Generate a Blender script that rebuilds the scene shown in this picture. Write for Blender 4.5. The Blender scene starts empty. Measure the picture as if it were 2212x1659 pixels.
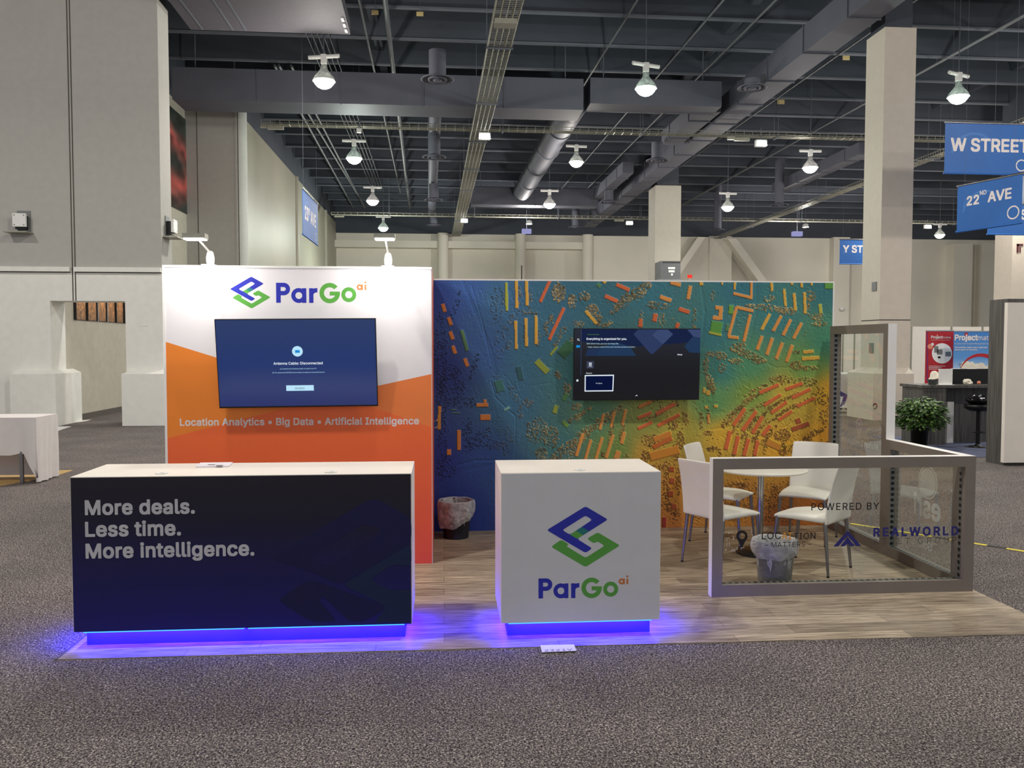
import bpy, bmesh, math, random, os
import numpy as np
from mathutils import Vector, Matrix
random.seed(7); RNG = np.random.default_rng(7)
S = bpy.context.scene
COL = S.collection

# ---------------------------------------------------------------- camera, world, exposure
IW, IH = 2212, 1659
FPX, TILT, ROLL, YAW, CAMZ = 1844.35, 0.0451, 0.0008, 0.0802, 1.804
_cy, _sy = math.cos(YAW), math.sin(YAW); _ct, _st = math.cos(TILT), math.sin(TILT); _cr, _sr = math.cos(ROLL), math.sin(ROLL)
_f0 = Vector((_sy, _cy, 0)); _r0 = Vector((_cy, -_sy, 0)); _u0 = Vector((0, 0, 1))
CF = _f0*_ct - _u0*_st; _u1 = _u0*_ct + _f0*_st
CR = _r0*_cr + _u1*_sr; CU = _u1*_cr - _r0*_sr
CC = Vector((0, 0, CAMZ))
cd = bpy.data.cameras.new('camera'); cam = bpy.data.objects.new('camera', cd); COL.objects.link(cam)
cd.sensor_width = 36; cd.lens = FPX/IW*36; cd.clip_end = 300; cd.clip_start = .05
M = Matrix((CR, CU, -CF)).transposed().to_4x4(); M.translation = CC
cam.matrix_world = M
S.camera = cam
S.view_settings.view_transform = 'Standard'; S.view_settings.look = 'None'
S.view_settings.exposure = 0.0; S.view_settings.gamma = 1.0; S.view_settings.use_curve_mapping = False
wd = bpy.data.worlds.new('hall_ambient'); S.world = wd; wd.use_nodes = True
wd.node_tree.nodes['Background'].inputs[0].default_value = (0.90, 0.93, 1.0, 1)
wd.node_tree.nodes['Background'].inputs[1].default_value = 0.55
LAMP_W = 150.0          # one high bay, light thrown down
LAMP_P = 300.0          # one high bay, light spread all round by its translucent dome
PAD_W = 6.6             # one arm light on the display wall

# ---------------------------------------------------------------- pixel -> place helpers
def ray(u, v): return CF + CR*((u-IW/2)/FPX) - CU*((v-IH/2)/FPX)
def aty(u, v, y): d = ray(u, v); return CC + d*(y/d.y)
def atx(u, v, x): d = ray(u, v); return CC + d*(x/d.x)
def atz(u, v, z=0.0): d = ray(u, v); return CC + d*((z-CAMZ)/d.z)

# ---------------------------------------------------------------- materials
def lin(c):
    return tuple(((x/255)/12.92 if x/255 <= .04045 else ((x/255+.055)/1.055)**2.4) for x in c)
def newmat(name):
    m = bpy.data.materials.new(name); m.use_nodes = True
    nt = m.node_tree; b = nt.nodes['Principled BSDF']
    return m, nt, b
def N(nt, t, **k):
    n = nt.nodes.new(t)
    for a, v in k.items(): setattr(n, a, v)
    return n
def mat(name, rgb, rough=.6, metal=0, var=.06, scale=6, bump=0, bscale=80, spec=.4, coat=0, emit=None, es=0):
    m, nt, b = newmat(name); c = lin(rgb); L = nt.links.new
    tc = N(nt, 'ShaderNodeTexCoord'); no = N(nt, 'ShaderNodeTexNoise')
    no.inputs['Scale'].default_value = scale; no.inputs['Detail'].default_value = 4
    L(tc.outputs['Object'], no.inputs['Vector'])
    r = N(nt, 'ShaderNodeValToRGB'); e = r.color_ramp.elements
    e[0].position = .3; e[1].position = .7
    e[0].color = (*[x*(1-var) for x in c], 1); e[1].color = (*[min(1, x*(1+var)) for x in c], 1)
    L(no.outputs['Fac'], r.inputs['Fac']); L(r.outputs['Color'], b.inputs['Base Color'])
    b.inputs['Roughness'].default_value = rough; b.inputs['Metallic'].default_value = metal
    b.inputs['Specular IOR Level'].default_value = spec; b.inputs['Coat Weight'].default_value = coat
    if bump:
        n2 = N(nt, 'ShaderNodeTexNoise'); n2.inputs['Scale'].default_value = bscale; n2.inputs['Detail'].default_value = 3
        L(tc.outputs['Object'], n2.inputs['Vector'])
        bp = N(nt, 'ShaderNodeBump'); bp.inputs['Strength'].default_value = bump; bp.inputs['Distance'].default_value = .01
        L(n2.outputs['Fac'], bp.inputs['Height']); L(bp.outputs['Normal'], b.inputs['Normal'])
    if emit:
        b.inputs['Emission Color'].default_value = (*lin(emit), 1); b.inputs['Emission Strength'].default_value = es
    return m
def emat(name, rgb, strength, var=.03):
    m, nt, b = newmat(name); L = nt.links.new
    nt.nodes.remove(b); out = nt.nodes['Material Output']
    em = N(nt, 'ShaderNodeEmission'); tc = N(nt, 'ShaderNodeTexCoord'); no = N(nt, 'ShaderNodeTexNoise'); no.inputs['Scale'].default_value = 3
    r = N(nt, 'ShaderNodeValToRGB'); c = lin(rgb)
    r.color_ramp.elements[0].color = (*[x*(1-var) for x in c], 1); r.color_ramp.elements[1].color = (*c, 1)
    L(tc.outputs['Object'], no.inputs['Vector']); L(no.outputs['Fac'], r.inputs['Fac']); L(r.outputs['Color'], em.inputs['Color'])
    em.inputs['Strength'].default_value = strength; L(em.outputs[0], out.inputs['Surface'])
    return m
def glassmat(name, tint=(.97, .985, .97), gloss=1.0):
    m, nt, b = newmat(name); L = nt.links.new; nt.nodes.remove(b); out = nt.nodes['Material Output']
    tr = N(nt, 'ShaderNodeBsdfTransparent'); tr.inputs[0].default_value = (*tint, 1)
    gl = N(nt, 'ShaderNodeBsdfGlossy'); gl.inputs['Roughness'].default_value = .02
    fr = N(nt, 'ShaderNodeFresnel'); fr.inputs['IOR'].default_value = 1.35
    mu = N(nt, 'ShaderNodeMath', operation='MULTIPLY'); mu.inputs[1].default_value = gloss
    mx = N(nt, 'ShaderNodeMixShader')
    L(fr.outputs[0], mu.inputs[0]); L(mu.outputs[0], mx.inputs[0]); L(tr.outputs[0], mx.inputs[1]); L(gl.outputs[0], mx.inputs[2]); L(mx.outputs[0], out.inputs['Surface'])
    return m
def filmmat(name, rgb, opacity, rough=.35, vscale=14):
    """thin translucent plastic: partly see-through with crinkled sheen"""
    m, nt, b = newmat(name); L = nt.links.new; out = nt.nodes['Material Output']
    b.inputs['Base Color'].default_value = (*lin(rgb), 1); b.inputs['Roughness'].default_value = rough
    tc = N(nt, 'ShaderNodeTexCoord'); no = N(nt, 'ShaderNodeTexNoise'); no.inputs['Scale'].default_value = vscale; no.inputs['Detail'].default_value = 5; no.inputs['Distortion'].default_value = 1.2
    L(tc.outputs['Object'], no.inputs['Vector'])
    mr = N(nt, 'ShaderNodeMapRange'); mr.inputs['From Min'].default_value = .3; mr.inputs['From Max'].default_value = .7
    mr.inputs['To Min'].default_value = max(0, opacity-.18); mr.inputs['To Max'].default_value = min(1, opacity+.18)
    L(no.outputs['Fac'], mr.inputs['Value'])
    bp = N(nt, 'ShaderNodeBump'); bp.inputs['Strength'].default_value = .8; bp.inputs['Distance'].default_value = .02
    L(no.outputs['Fac'], bp.inputs['Height']); L(bp.outputs['Normal'], b.inputs['Normal'])
    tr = N(nt, 'ShaderNodeBsdfTransparent'); mx = N(nt, 'ShaderNodeMixShader')
    L(mr.outputs[0], mx.inputs[0]); L(tr.outputs[0], mx.inputs[1]); L(b.outputs[0], mx.inputs[2]); L(mx.outputs[0], out.inputs['Surface'])
    return m
def attrmat(name, rough=.55, emit=0):
    m, nt, b = newmat(name); a = N(nt, 'ShaderNodeAttribute'); a.attribute_name = 'print'
    if emit:
        b.inputs['Base Color'].default_value = (.01, .01, .012, 1)
        nt.links.new(a.outputs['Color'], b.inputs['Emission Color']); b.inputs['Emission Strength'].default_value = emit
    else: nt.links.new(a.outputs['Color'], b.inputs['Base Color'])
    b.inputs['Roughness'].default_value = rough; b.inputs['Specular IOR Level'].default_value = .35
    return m
def gradmat(name, stops, axis=2, lo=0., hi=1., rough=.5, scale=3, var=.03):
    """printed colour gradient along one object axis"""
    m, nt, b = newmat(name); L = nt.links.new
    tc = N(nt, 'ShaderNodeTexCoord'); sp = N(nt, 'ShaderNodeSeparateXYZ'); L(tc.outputs['Object'], sp.inputs[0])
    no = N(nt, 'ShaderNodeTexNoise'); no.inputs['Scale'].default_value = scale; L(tc.outputs['Object'], no.inputs['Vector'])
    mr = N(nt, 'ShaderNodeMapRange'); mr.inputs['From Min'].default_value = lo; mr.inputs['From Max'].default_value = hi
    L(sp.outputs[axis], mr.inputs['Value'])
    ad = N(nt, 'ShaderNodeMath', operation='MULTIPLY_ADD'); ad.inputs[1].default_value = var; L(no.outputs['Fac'], ad.inputs[0]); L(mr.outputs[0], ad.inputs[2])
    r = N(nt, 'ShaderNodeValToRGB'); el = r.color_ramp.elements
    while len(el) < len(stops): el.new(.5)
    for e, (p, c) in zip(el, stops): e.position = p; e.color = (*lin(c), 1)
    L(ad.outputs[0], r.inputs['Fac']); L(r.outputs['Color'], b.inputs['Base Color']); b.inputs['Roughness'].default_value = rough
    return m

def carpetmat():
    m, nt, b = newmat('carpet_heather'); L = nt.links.new
    tc = N(nt, 'ShaderNodeTexCoord')
    mp = N(nt, 'ShaderNodeMapping'); mp.inputs['Scale'].default_value = (1, .8, 1); L(tc.outputs['Object'], mp.inputs[0])
    n1 = N(nt, 'ShaderNodeTexNoise'); n1.inputs['Scale'].default_value = 105; n1.inputs['Detail'].default_value = 3; n1.inputs['Roughness'].default_value = .75; n1.inputs['Distortion'].default_value = .6
    n2 = N(nt, 'ShaderNodeTexNoise'); n2.inputs['Scale'].default_value = 1.1; n2.inputs['Detail'].default_value = 5
    L(mp.outputs[0], n1.inputs['Vector']); L(tc.outputs['Object'], n2.inputs['Vector'])
    r = N(nt, 'ShaderNodeValToRGB'); e = r.color_ramp.elements; e.new(.5); e.new(.56)
    for x, (p, c) in zip(e, ((.40, (44, 40, 42)), (.48, (95, 89, 90)), (.55, (132, 124, 121)), (.64, (206, 196, 191)))): x.position = p; x.color = (*lin(c), 1)
    L(n1.outputs['Fac'], r.inputs['Fac'])
    r2 = N(nt, 'ShaderNodeValToRGB'); r2.color_ramp.elements[0].position = .3; r2.color_ramp.elements[1].position = .7
    r2.color_ramp.elements[0].color = (.8, .8, .8, 1); r2.color_ramp.elements[1].color = (1.08, 1.06, 1.04, 1)
    L(n2.outputs['Fac'], r2.inputs['Fac'])
    mx = N(nt, 'ShaderNodeMix', data_type='RGBA', blend_type='MULTIPLY'); mx.inputs['Factor'].default_value = 1
    L(r.outputs['Color'], mx.inputs['A']); L(r2.outputs['Color'], mx.inputs['B']); L(mx.outputs['Result'], b.inputs['Base Color'])
    b.inputs['Roughness'].default_value = .95; b.inputs['Specular IOR Level'].default_value = .1
    bp = N(nt, 'ShaderNodeBump'); bp.inputs['Strength'].default_value = .7; bp.inputs['Distance'].default_value = .008
    L(n1.outputs['Fac'], bp.inputs['Height']); L(bp.outputs['Normal'], b.inputs['Normal'])
    return m
def woodfloormat():
    m, nt, b = newmat('vinyl_planks'); L = nt.links.new
    tc = N(nt, 'ShaderNodeTexCoord')
    br = N(nt, 'ShaderNodeTexBrick'); br.offset = .37; br.offset_frequency = 2
    br.inputs['Scale'].default_value = 1; br.inputs['Brick Width'].default_value = 1.1; br.inputs['Row Height'].default_value = .165
    br.inputs['Mortar Size'].default_value = .0016; br.inputs['Bias'].default_value = -.1
    br.inputs['Color1'].default_value = (*lin((196, 180, 158)), 1); br.inputs['Color2'].default_value = (*lin((152, 137, 119)), 1); br.inputs['Mortar'].default_value = (*lin((112, 100, 86)), 1)
    L(tc.outputs['Object'], br.inputs['Vector'])
    mp = N(nt, 'ShaderNodeMapping'); mp.inputs['Scale'].default_value = (2.2, 34, 1); L(tc.outputs['Object'], mp.inputs[0])
    n1 = N(nt, 'ShaderNodeTexNoise'); n1.inputs['Scale'].default_value = 1.6; n1.inputs['Detail'].default_value = 7; n1.inputs['Roughness'].default_value = .62; n1.inputs['Distortion'].default_value = .5
    L(mp.outputs[0], n1.inputs['Vector'])
    r = N(nt, 'ShaderNodeValToRGB'); e = r.color_ramp.elements
    e[0].position = .32; e[0].color = (*lin((150, 143, 134)), 1); e[1].position = .62; e[1].color = (1.06, 1.05, 1.03, 1)
    L(n1.outputs['Fac'], r.inputs['Fac'])
    mx = N(nt, 'ShaderNodeMix', data_type='RGBA', blend_type='MULTIPLY'); mx.inputs['Factor'].default_value = 1
    L(br.outputs['Color'], mx.inputs['A']); L(r.outputs['Color'], mx.inputs['B']); L(mx.outputs['Result'], b.inputs['Base Color'])
    b.inputs['Roughness'].default_value = .42; b.inputs['Specular IOR Level'].default_value = .35
    return m
def woodmat(name, a, c, axis_scale=(30, 30, 1.5), rough=.5):
    m, nt, b = newmat(name); L = nt.links.new
    tc = N(nt, 'ShaderNodeTexCoord'); mp = N(nt, 'ShaderNodeMapping'); mp.inputs['Scale'].default_value = axis_scale; L(tc.outputs['Object'], mp.inputs[0])
    n1 = N(nt, 'ShaderNodeTexNoise'); n1.inputs['Scale'].default_value = 1; n1.inputs['Detail'].default_value = 6; L(mp.outputs[0], n1.inputs['Vector'])
    r = N(nt, 'ShaderNodeValToRGB'); r.color_ramp.elements[0].position = .35; r.color_ramp.elements[1].position = .65
    r.color_ramp.elements[0].color = (*lin(a), 1); r.color_ramp.elements[1].color = (*lin(c), 1)
    L(n1.outputs['Fac'], r.inputs['Fac']); L(r.outputs['Color'], b.inputs['Base Color']); b.inputs['Roughness'].default_value = rough
    return m

MT = dict(
    carpet=carpetmat(), planks=woodfloormat(),
    wall=mat('painted_wall', (238, 237, 230), .75, bump=.08, bscale=60, var=.03),
    wall_up=mat('acoustic_wall', (181, 179, 173), .85, bump=.15, bscale=140, var=.03),
    wall_far=mat('far_wall_paint', (222, 217, 203), .7, var=.05, scale=.4),
    wall_side=mat('side_wall_satin', (158, 155, 138), .5, var=.05, scale=.5, spec=.5),
    column_far=mat('far_column_paint', (178, 174, 162), .7, var=.03),
    column=mat('column_paint', (206, 196, 182), .7, var=.03),
    dark=mat('dark_ceiling_paint', (70, 75, 84), .85, var=.12, scale=.6),
    joist=mat('dark_joist_paint', (98, 103, 112), .8, var=.1, scale=1),
    duct=mat('dark_duct_paint', (84, 86, 97), .65, var=.08, scale=1),
    pipe=mat('conduit_paint', (98, 102, 106), .5, var=.06),
    tray=mat('galvanised_tray', (158, 156, 142), .4, .35, var=.1, scale=20),
    groove_and_shadow=mat('gap_and_shadow', (84, 81, 75), .9),
    lam=mat('white_laminate', (238, 230, 220), .45, var=.02),
    matte_front=mat('white_vinyl_front', (222, 222, 222), .6, var=.02),
    white=mat('white_plastic', (232, 232, 228), .4, var=.02),
    grey_plastic=mat('grey_plastic', (120, 122, 122), .5),
    black=mat('black_plastic', (16, 16, 18), .4),
    chrome=mat('brushed_steel', (190, 190, 192), .22, 1, var=.05, scale=40),
    legsteel=mat('satin_steel', (150, 148, 150), .32, .9, var=.05, scale=40),
    leather=mat('white_leatherette', (240, 236, 228), .48, var=.02, bump=.12, bscale=220),
    frame=mat('taupe_frame_face', (128, 119, 109), .6, var=.04, bump=.05),
    frame_edge=mat('white_frame_edge', (238, 236, 232), .4, var=.02),
    strip=mat('perforated_strip', (120, 124, 126), .4, .2, var=.05),
    glass=glassmat('acrylic_pane', gloss=.28),
    blue=mat('print_blue', (46, 52, 178), .5), green=mat('print_green', (96, 172, 72), .5), teal=mat('print_teal', (40, 128, 128), .5),
    orange_txt=mat('print_orange', (216, 124, 66), .5),
    w_print=mat('print_white', (226, 218, 216), .5), w_print2=mat('print_light_grey', (214, 212, 214), .5),
    p_white=mat('panel_white', (236, 232, 234), .5, var=.015), p_o1=mat('panel_orange_left', (240, 136, 48), .5, var=.02), p_o2=mat('panel_orange_right', (238, 130, 66), .5, var=.02),
    p_o3=gradmat('panel_red_orange', [(0, (238, 86, 72)), (.45, (242, 102, 54)), (1, (242, 114, 48))], 2, 0, 1.5, .5),
    p_side=gradmat('panel_side_orange', [(0, (220, 84, 66)), (.6, (232, 102, 48)), (1, (216, 104, 72))], 2, 0, 2.44, .5),
    counter_print=gradmat('counter_print_navy', [(0, (13, 4, 112)), (.4, (14, 7, 84)), (.72, (20, 14, 46)), (1, (30, 25, 36))], 2, .1, 1.03, .65),
    wm1=mat('counter_print_mark', (19, 19, 74), .65), wm2=mat('counter_print_mark_teal', (17, 36, 76), .55), plinth=mat('plinth_dark', (70, 70, 96), .5),
    ink=mat('vinyl_black', (24, 22, 24), .5), ink_blue=mat('vinyl_navy', (42, 42, 116), .5), ink_orange=mat('vinyl_amber', (232, 160, 56), .5),
    frost=filmmat('frosted_vinyl', (246, 246, 244), .8, .6, 3), frost2=filmmat('faint_vinyl', (236, 234, 230), .62, .6, 3), ink_fade=filmmat('faint_black_vinyl', (40, 38, 38), .6, .6, 3),
    paper=mat('paper_white', (236, 234, 230), .7), paper_card=mat('card_white', (238, 232, 240), .6),  # second paper is a faintly lilac white, for the card and floor sticker
    cloth=mat('white_cloth', (226, 220, 218), .9, var=.03, bump=.2, bscale=9),
    gold_floor=mat('honey_floor', (196, 160, 100), .5), skirting=mat('vinyl_skirting', (92, 86, 80), .6),
    sign_blue=mat('sign_blue', (40, 100, 176), .5, var=.08, scale=1.2), sign_mid=mat('sign_swirl', (60, 118, 190), .5),
    dark_wood=woodmat('dark_ash', (62, 60, 58), (94, 90, 86)), 
    leaf=mat('leaf_green', (62, 92, 42), .4, var=.5, scale=30), leaf2=mat('leaf_light', (120, 150, 84), .4, var=.3, scale=30), stem=mat('stem_brown', (80, 62, 44), .8),
    red=mat('banner_red', (178, 36, 44), .5), sky=gradmat('banner_sky', [(0, (200, 222, 238)), (.4, (90, 150, 212)), (1, (62, 128, 200))], 2, 1.2, 2.1), cloud=mat('banner_cloud', (232, 224, 206), .6, var=.1, scale=5),
    peach=mat('banner_peach', (228, 140, 110), .5), exit_red=emat('exit_red', (230, 60, 50), 1.2),
    tag=mat('card_tag', (206, 184, 130), .8), yellow=mat('tape_yellow', (232, 214, 60), .6), tape_black=mat('tape_black', (28, 26, 24), .6),
    bin_dark=mat('bin_dark', (22, 24, 34), .3), bin_smoke=filmmat('bin_smoke', (118, 118, 116), .8, .25), liner=filmmat('bin_liner', (226, 224, 228), .5, .22, 16),
    bow=mat('bow_blue', (62, 56, 140), .5), door=mat('doorway_wall', (188, 181, 166), .7),
    violet=emat('pale_violet_panel', (176, 176, 232), .7),
)

# ---------------------------------------------------------------- mesh building
class MB:
    def __init__(s): s.v = []; s.f = []; s.m = []; s.sm = []
    def add(s, vs, fs, m=0, smooth=False):
        o = len(s.v); s.v += [tuple(p) for p in vs]
        for f in fs: s.f.append([i+o for i in f]); s.m.append(m); s.sm.append(smooth)
        return s
    def box(s, x0, x1, y0, y1, z0, z1, m=0, fm=None):
        vs = [(x, y, z) for z in (z0, z1) for y in (y0, y1) for x in (x0, x1)]
        fs = {'b': (0, 2, 3, 1), 't': (4, 5, 7, 6), 'f': (0, 1, 5, 4), 'k': (2, 6, 7, 3), 'l': (0, 4, 6, 2), 'r': (1, 3, 7, 5)}
        for k, f in fs.items(): s.add([vs[i] for i in f], [(0, 1, 2, 3)], (fm or {}).get(k, m))
        return s
    def cyl(s, a, b, r0, r1=None, n=16, m=0, caps=True, smooth=True):
        a = Vector(a); b = Vector(b); r1 = r0 if r1 is None else r1
        d = (b-a).normalized(); t = Vector((0, 0, 1)) if abs(d.z) < .9 else Vector((1, 0, 0))
        e1 = d.cross(t).normalized(); e2 = d.cross(e1)
        P = []
        for c, r in ((a, r0), (b, r1)):
            for i in range(n):
                q = 2*math.pi*i/n; P.append(c + e1*(r*math.cos(q)) + e2*(r*math.sin(q)))
        s.add(P, [(i, i+n, (i+1) % n+n, (i+1) % n) for i in range(n)], m, smooth)
        if caps: s.add(P[:n], [tuple(range(n))], m); s.add(P[n:], [tuple(reversed(range(n)))], m)
        return s
    def lathe(s, prof, c=(0, 0, 0), n=28, m=0, wob=None, smooth=True):
        P = []
        for j, (r, z) in enumerate(prof):
            for i in range(n):
                q = 2*math.pi*i/n; k = 1 + (wob(q, j) if wob else 0)
                P.append((c[0]+r*k*math.cos(q), c[1]+r*k*math.sin(q), c[2]+z))
        s.add(P, [(j*n+i, j*n+(i+1) % n, (j+1)*n+(i+1) % n, (j+1)*n+i) for j in range(len(prof)-1) for i in range(n)], m, smooth)
        return s
    def tube(s, pts, r, n=8, m=0):
        for a, b in zip(pts[:-1], pts[1:]): s.cyl(a, b, r, r, n, m)
        return s
    def prism(s, poly, z0, z1, m=0):      # xy polygon (ccw) extruded in z
        n = len(poly)
        P = [(x, y, z0) for x, y in poly] + [(x, y, z1) for x, y in poly]
        s.add(P, [tuple(reversed(range(n))), tuple(range(n, 2*n))] + [(i, (i+1) % n, (i+1) % n+n, i+n) for i in range(n)], m)
        return s
    def quad(s, a, b, c, d, m=0): return s.add([a, b, c, d], [(0, 1, 2, 3)], m)
    def build(s, name, mats, parent=None, bevel=0, sub=0, local=False, segs=2):
        me = bpy.data.meshes.new(name)
        v = np.array(s.v, dtype=float).reshape(-1, 3)
        if parent is not None and not local: v = v - np.array(wloc(parent))
        me.from_pydata([tuple(p) for p in v], [], s.f)
        mats = mats if isinstance(mats, (list, tuple)) else [mats]
        for k in mats: me.materials.append(MT[k] if isinstance(k, str) else k)
        me.polygons.foreach_set('material_index', s.m); me.polygons.foreach_set('use_smooth', s.sm); me.update()
        o = bpy.data.objects.new(name, me); COL.objects.link(o)
        if parent is not None: o.parent = parent
        if bevel:
            b = o.modifiers.new('bevel', 'BEVEL'); b.width = bevel; b.segments = segs; b.limit_method = 'ANGLE'; b.angle_limit = .6
        if sub:
            b = o.modifiers.new('subdivision', 'SUBSURF'); b.levels = sub; b.render_levels = sub
        return o
def point(name, loc, r, w, col, parent):
    l = bpy.data.lights.new(name, 'POINT'); l.shadow_soft_size = r; l.energy = w; l.color = col
    o = bpy.data.objects.new(name, l); COL.objects.link(o); o.location = Vector(loc) - wloc(parent); o.parent = parent
    return o
def wloc(o):
    l = Vector(o.location)
    while o.parent is not None: o = o.parent; l = l + o.location
    return l
def tag(o, label, cat, group=None):
    o['label'] = label; o['category'] = cat
    if group: o['group'] = group
    return o
def thing(name, label, cat, loc=(0, 0, 0), rz=0, group=None):
    o = bpy.data.objects.new(name, None); COL.objects.link(o); o.empty_display_size = .1
    o.location = loc; o.rotation_euler = (0, 0, rz)
    return tag(o, label, cat, group)
def struct(o): o['kind'] = 'structure'; return o
def dup(root, loc, rz=None, label=None):
    def cp(o, par):
        c = o.copy(); COL.objects.link(c); c.parent = par
        for ch in o.children: cp(ch, c)
        return c
    r = root.copy(); COL.objects.link(r); r.location = loc
    if rz is not None: r.rotation_euler = (0, 0, rz)
    if label: r['label'] = label
    for ch in list(root.children): cp(ch, r)
    return r

# ---------------------------------------------------------------- flat shapes from distance fields (lettering, logos)
def march(F, X, Y):
    """polygons of F<0 on a regular grid; interior cells merged along rows"""
    V = []; Fc = []; key = {}
    ny, nx = F.shape; ins = F < 0
    def vert(k, p):
        if k not in key: key[k] = len(V); V.append(p)
        return key[k]
    full = ins[:-1, :-1] & ins[1:, :-1] & ins[:-1, 1:] & ins[1:, 1:]
    anyc = ins[:-1, :-1] | ins[1:, :-1] | ins[:-1, 1:] | ins[1:, 1:]
    for j in range(ny-1):
        i = 0; row = full[j]
        while i < nx-1:
            if row[i]:
                a = i
                while i < nx-1 and row[i]: i += 1
                Fc.append([vert((j, a), (X[a], Y[j])), vert((j, i), (X[i], Y[j])), vert((j+1, i), (X[i], Y[j+1])), vert((j+1, a), (X[a], Y[j+1]))])
            else: i += 1
        for i in np.nonzero(anyc[j] & ~full[j])[0]:
            c = ((j, i), (j, i+1), (j+1, i+1), (j+1, i)); poly = []
            for k in range(4):
                A, B = c[k], c[(k+1) % 4]; fa, fb = F[A], F[B]
                if fa < 0: poly.append(vert(A, (X[A[1]], Y[A[0]])))
                if (fa < 0) != (fb < 0):
                    t = fa/(fa-fb); t = min(max(t, .001), .999)
                    pa = (X[A[1]], Y[A[0]]); pb = (X[B[1]], Y[B[0]])
                    kk = ('e', min(A, B), max(A, B))
                    poly.append(vert(kk, (pa[0]+(pb[0]-pa[0])*t, pa[1]+(pb[1]-pa[1])*t)))
            if len(poly) >= 3: Fc.append(poly)
    return V, Fc
def segdist(PX, PY, segs):
    d = np.full(PX.shape, 1e9); w = np.zeros(PX.shape, int)
    for (ax, ay), (bx, by) in segs:
        dx, dy = bx-ax, by-ay; L2 = dx*dx+dy*dy
        if L2 < 1e-14: continue
        t = np.clip(((PX-ax)*dx+(PY-ay)*dy)/L2, 0, 1)
        d = np.minimum(d, (PX-ax-t*dx)**2+(PY-ay-t*dy)**2)
        cr = dx*(PY-ay)-dy*(PX-ax)
        w += ((ay <= PY) & (by > PY) & (cr > 0)).astype(int) - ((ay > PY) & (by <= PY) & (cr < 0)).astype(int)
    return np.sqrt(d), w
try: FONT = bpy.data.fonts.load(os.path.join(bpy.utils.resource_path('LOCAL'), 'datafiles', 'fonts', 'Inter.woff2'))
except Exception: FONT = None
_tc = {}
def glyphs(s, wt=0.0, track=1.0, res=40):
    """(verts, faces, x0, x1) of a line of lettering, em = 1, baseline y = 0"""
    wt *= .6; k = (s, wt, track, res)
    if k in _tc: return _tc[k]
    c = bpy.data.curves.new('line', 'FONT'); c.body = s; c.size = 1; c.space_character = track; c.fill_mode = 'NONE'; c.resolution_u = 4
    if FONT: c.font = FONT
    o = bpy.data.objects.new('line', c); me = o.to_mesh()
    P = [(v.co.x, v.co.y) for v in me.vertices]; E = [tuple(e.vertices) for e in me.edges]
    o.to_mesh_clear(); bpy.data.objects.remove(o); bpy.data.curves.remove(c)
    # connected loops
    par = list(range(len(P)))
    def fd(a):
        while par[a] != a: par[a] = par[par[a]]; a = par[a]
        return a
    for a, b in E: par[fd(a)] = fd(b)
    comp = {}
    for a, b in E: comp.setdefault(fd(a), []).append((a, b))
    loops = []
    for es in comp.values():
        nxt = {}; 
        for a, b in es: nxt.setdefault(a, []).append(b); nxt.setdefault(b, []).append(a)
        st = min(nxt); path = [st]; prev = None; cur = st
        nb = nxt[st]; cur = st+1 if st+1 in nb else nb[0]; prev = st
        while cur != st and len(path) < 5000:
            path.append(cur); q = [x for x in nxt[cur] if x != prev]
            if not q: break
            prev, cur = cur, q[0]
        pts = [P[i] for i in path]; xs = [p[0] for p in pts]
        loops.append((min(xs), max(xs), [(pts[i], pts[(i+1) % len(pts)]) for i in range(len(pts))]))
    loops.sort(key=lambda l: l[0]); groups = []
    for l in loops:
        if groups and l[0] < groups[-1][1]-.004: groups[-1][1] = max(groups[-1][1], l[1]); groups[-1][2] += l[2]
        else: groups.append([l[0], l[1], list(l[2])])
    V = []; Fc = []; h = 1/res
    for g0, g1, segs in groups:
        ys = [p[1] for sg in segs for p in sg]; m = wt+2.1*h
        X = np.arange(g0-m, g1+m+h, h); Y = np.arange(min(ys)-m, max(ys)+m+h, h)
        PX, PY = np.meshgrid(X, Y+1.7e-6); d, w = segdist(PX, PY, segs)
        F = np.where(w != 0, -d, d)
        k = int(round(.6*wt*res)) if wt > .008 else 0
        if k:                       # square-cornered thickening, then the rounded remainder
            G = F.copy()
            for s_ in range(1, k+1): G[:, s_:] = np.minimum(G[:, s_:], F[:, :-s_]); G[:, :-s_] = np.minimum(G[:, :-s_], F[:, s_:])
            F = G.copy()
            for s_ in range(1, k+1): F[s_:] = np.minimum(F[s_:], G[:-s_]); F[:-s_] = np.minimum(F[:-s_], G[s_:])
        F = F - max(0, wt-k*h)
        v, f = march(F, X, Y); o_ = len(V); V += v; Fc += [[i+o_ for i in q] for q in f]
    xs = [p[0] for p in V] or [0, 1]
    _tc[k] = (V, Fc, min(xs), max(xs)); return _tc[k]
def polysdf(loops, rnd=0.0):
    """signed distance of polygons (even-odd over loops given in order: first solid, rest holes), rounded corners"""
    def fn(PX, PY):
        F = None
        for k, lp in enumerate(loops):
            segs = [(lp[i], lp[(i+1) % len(lp)]) for i in range(len(lp))]
            d, w = segdist(PX, PY, segs); sd = np.where(w != 0, -d, d)
            F = sd if F is None else np.maximum(F, -sd)
        return F
    return fn
def roundpoly(lp, r, n=4):
    out = []
    for i in range(len(lp)):
        a, b, c = (Vector((*lp[i-1], 0)), Vector((*lp[i], 0)), Vector((*lp[(i+1) % len(lp)], 0)))
        u = (a-b); w = (c-b); k = min(r, u.length*.45, w.length*.45); p = b+u.normalized()*k; q = b+w.normalized()*k
        for j in range(n+1):
            t = j/n; x = p*(1-t)**2 + b*2*t*(1-t) + q*t*t; out.append((x.x, x.y))
    return out
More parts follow.
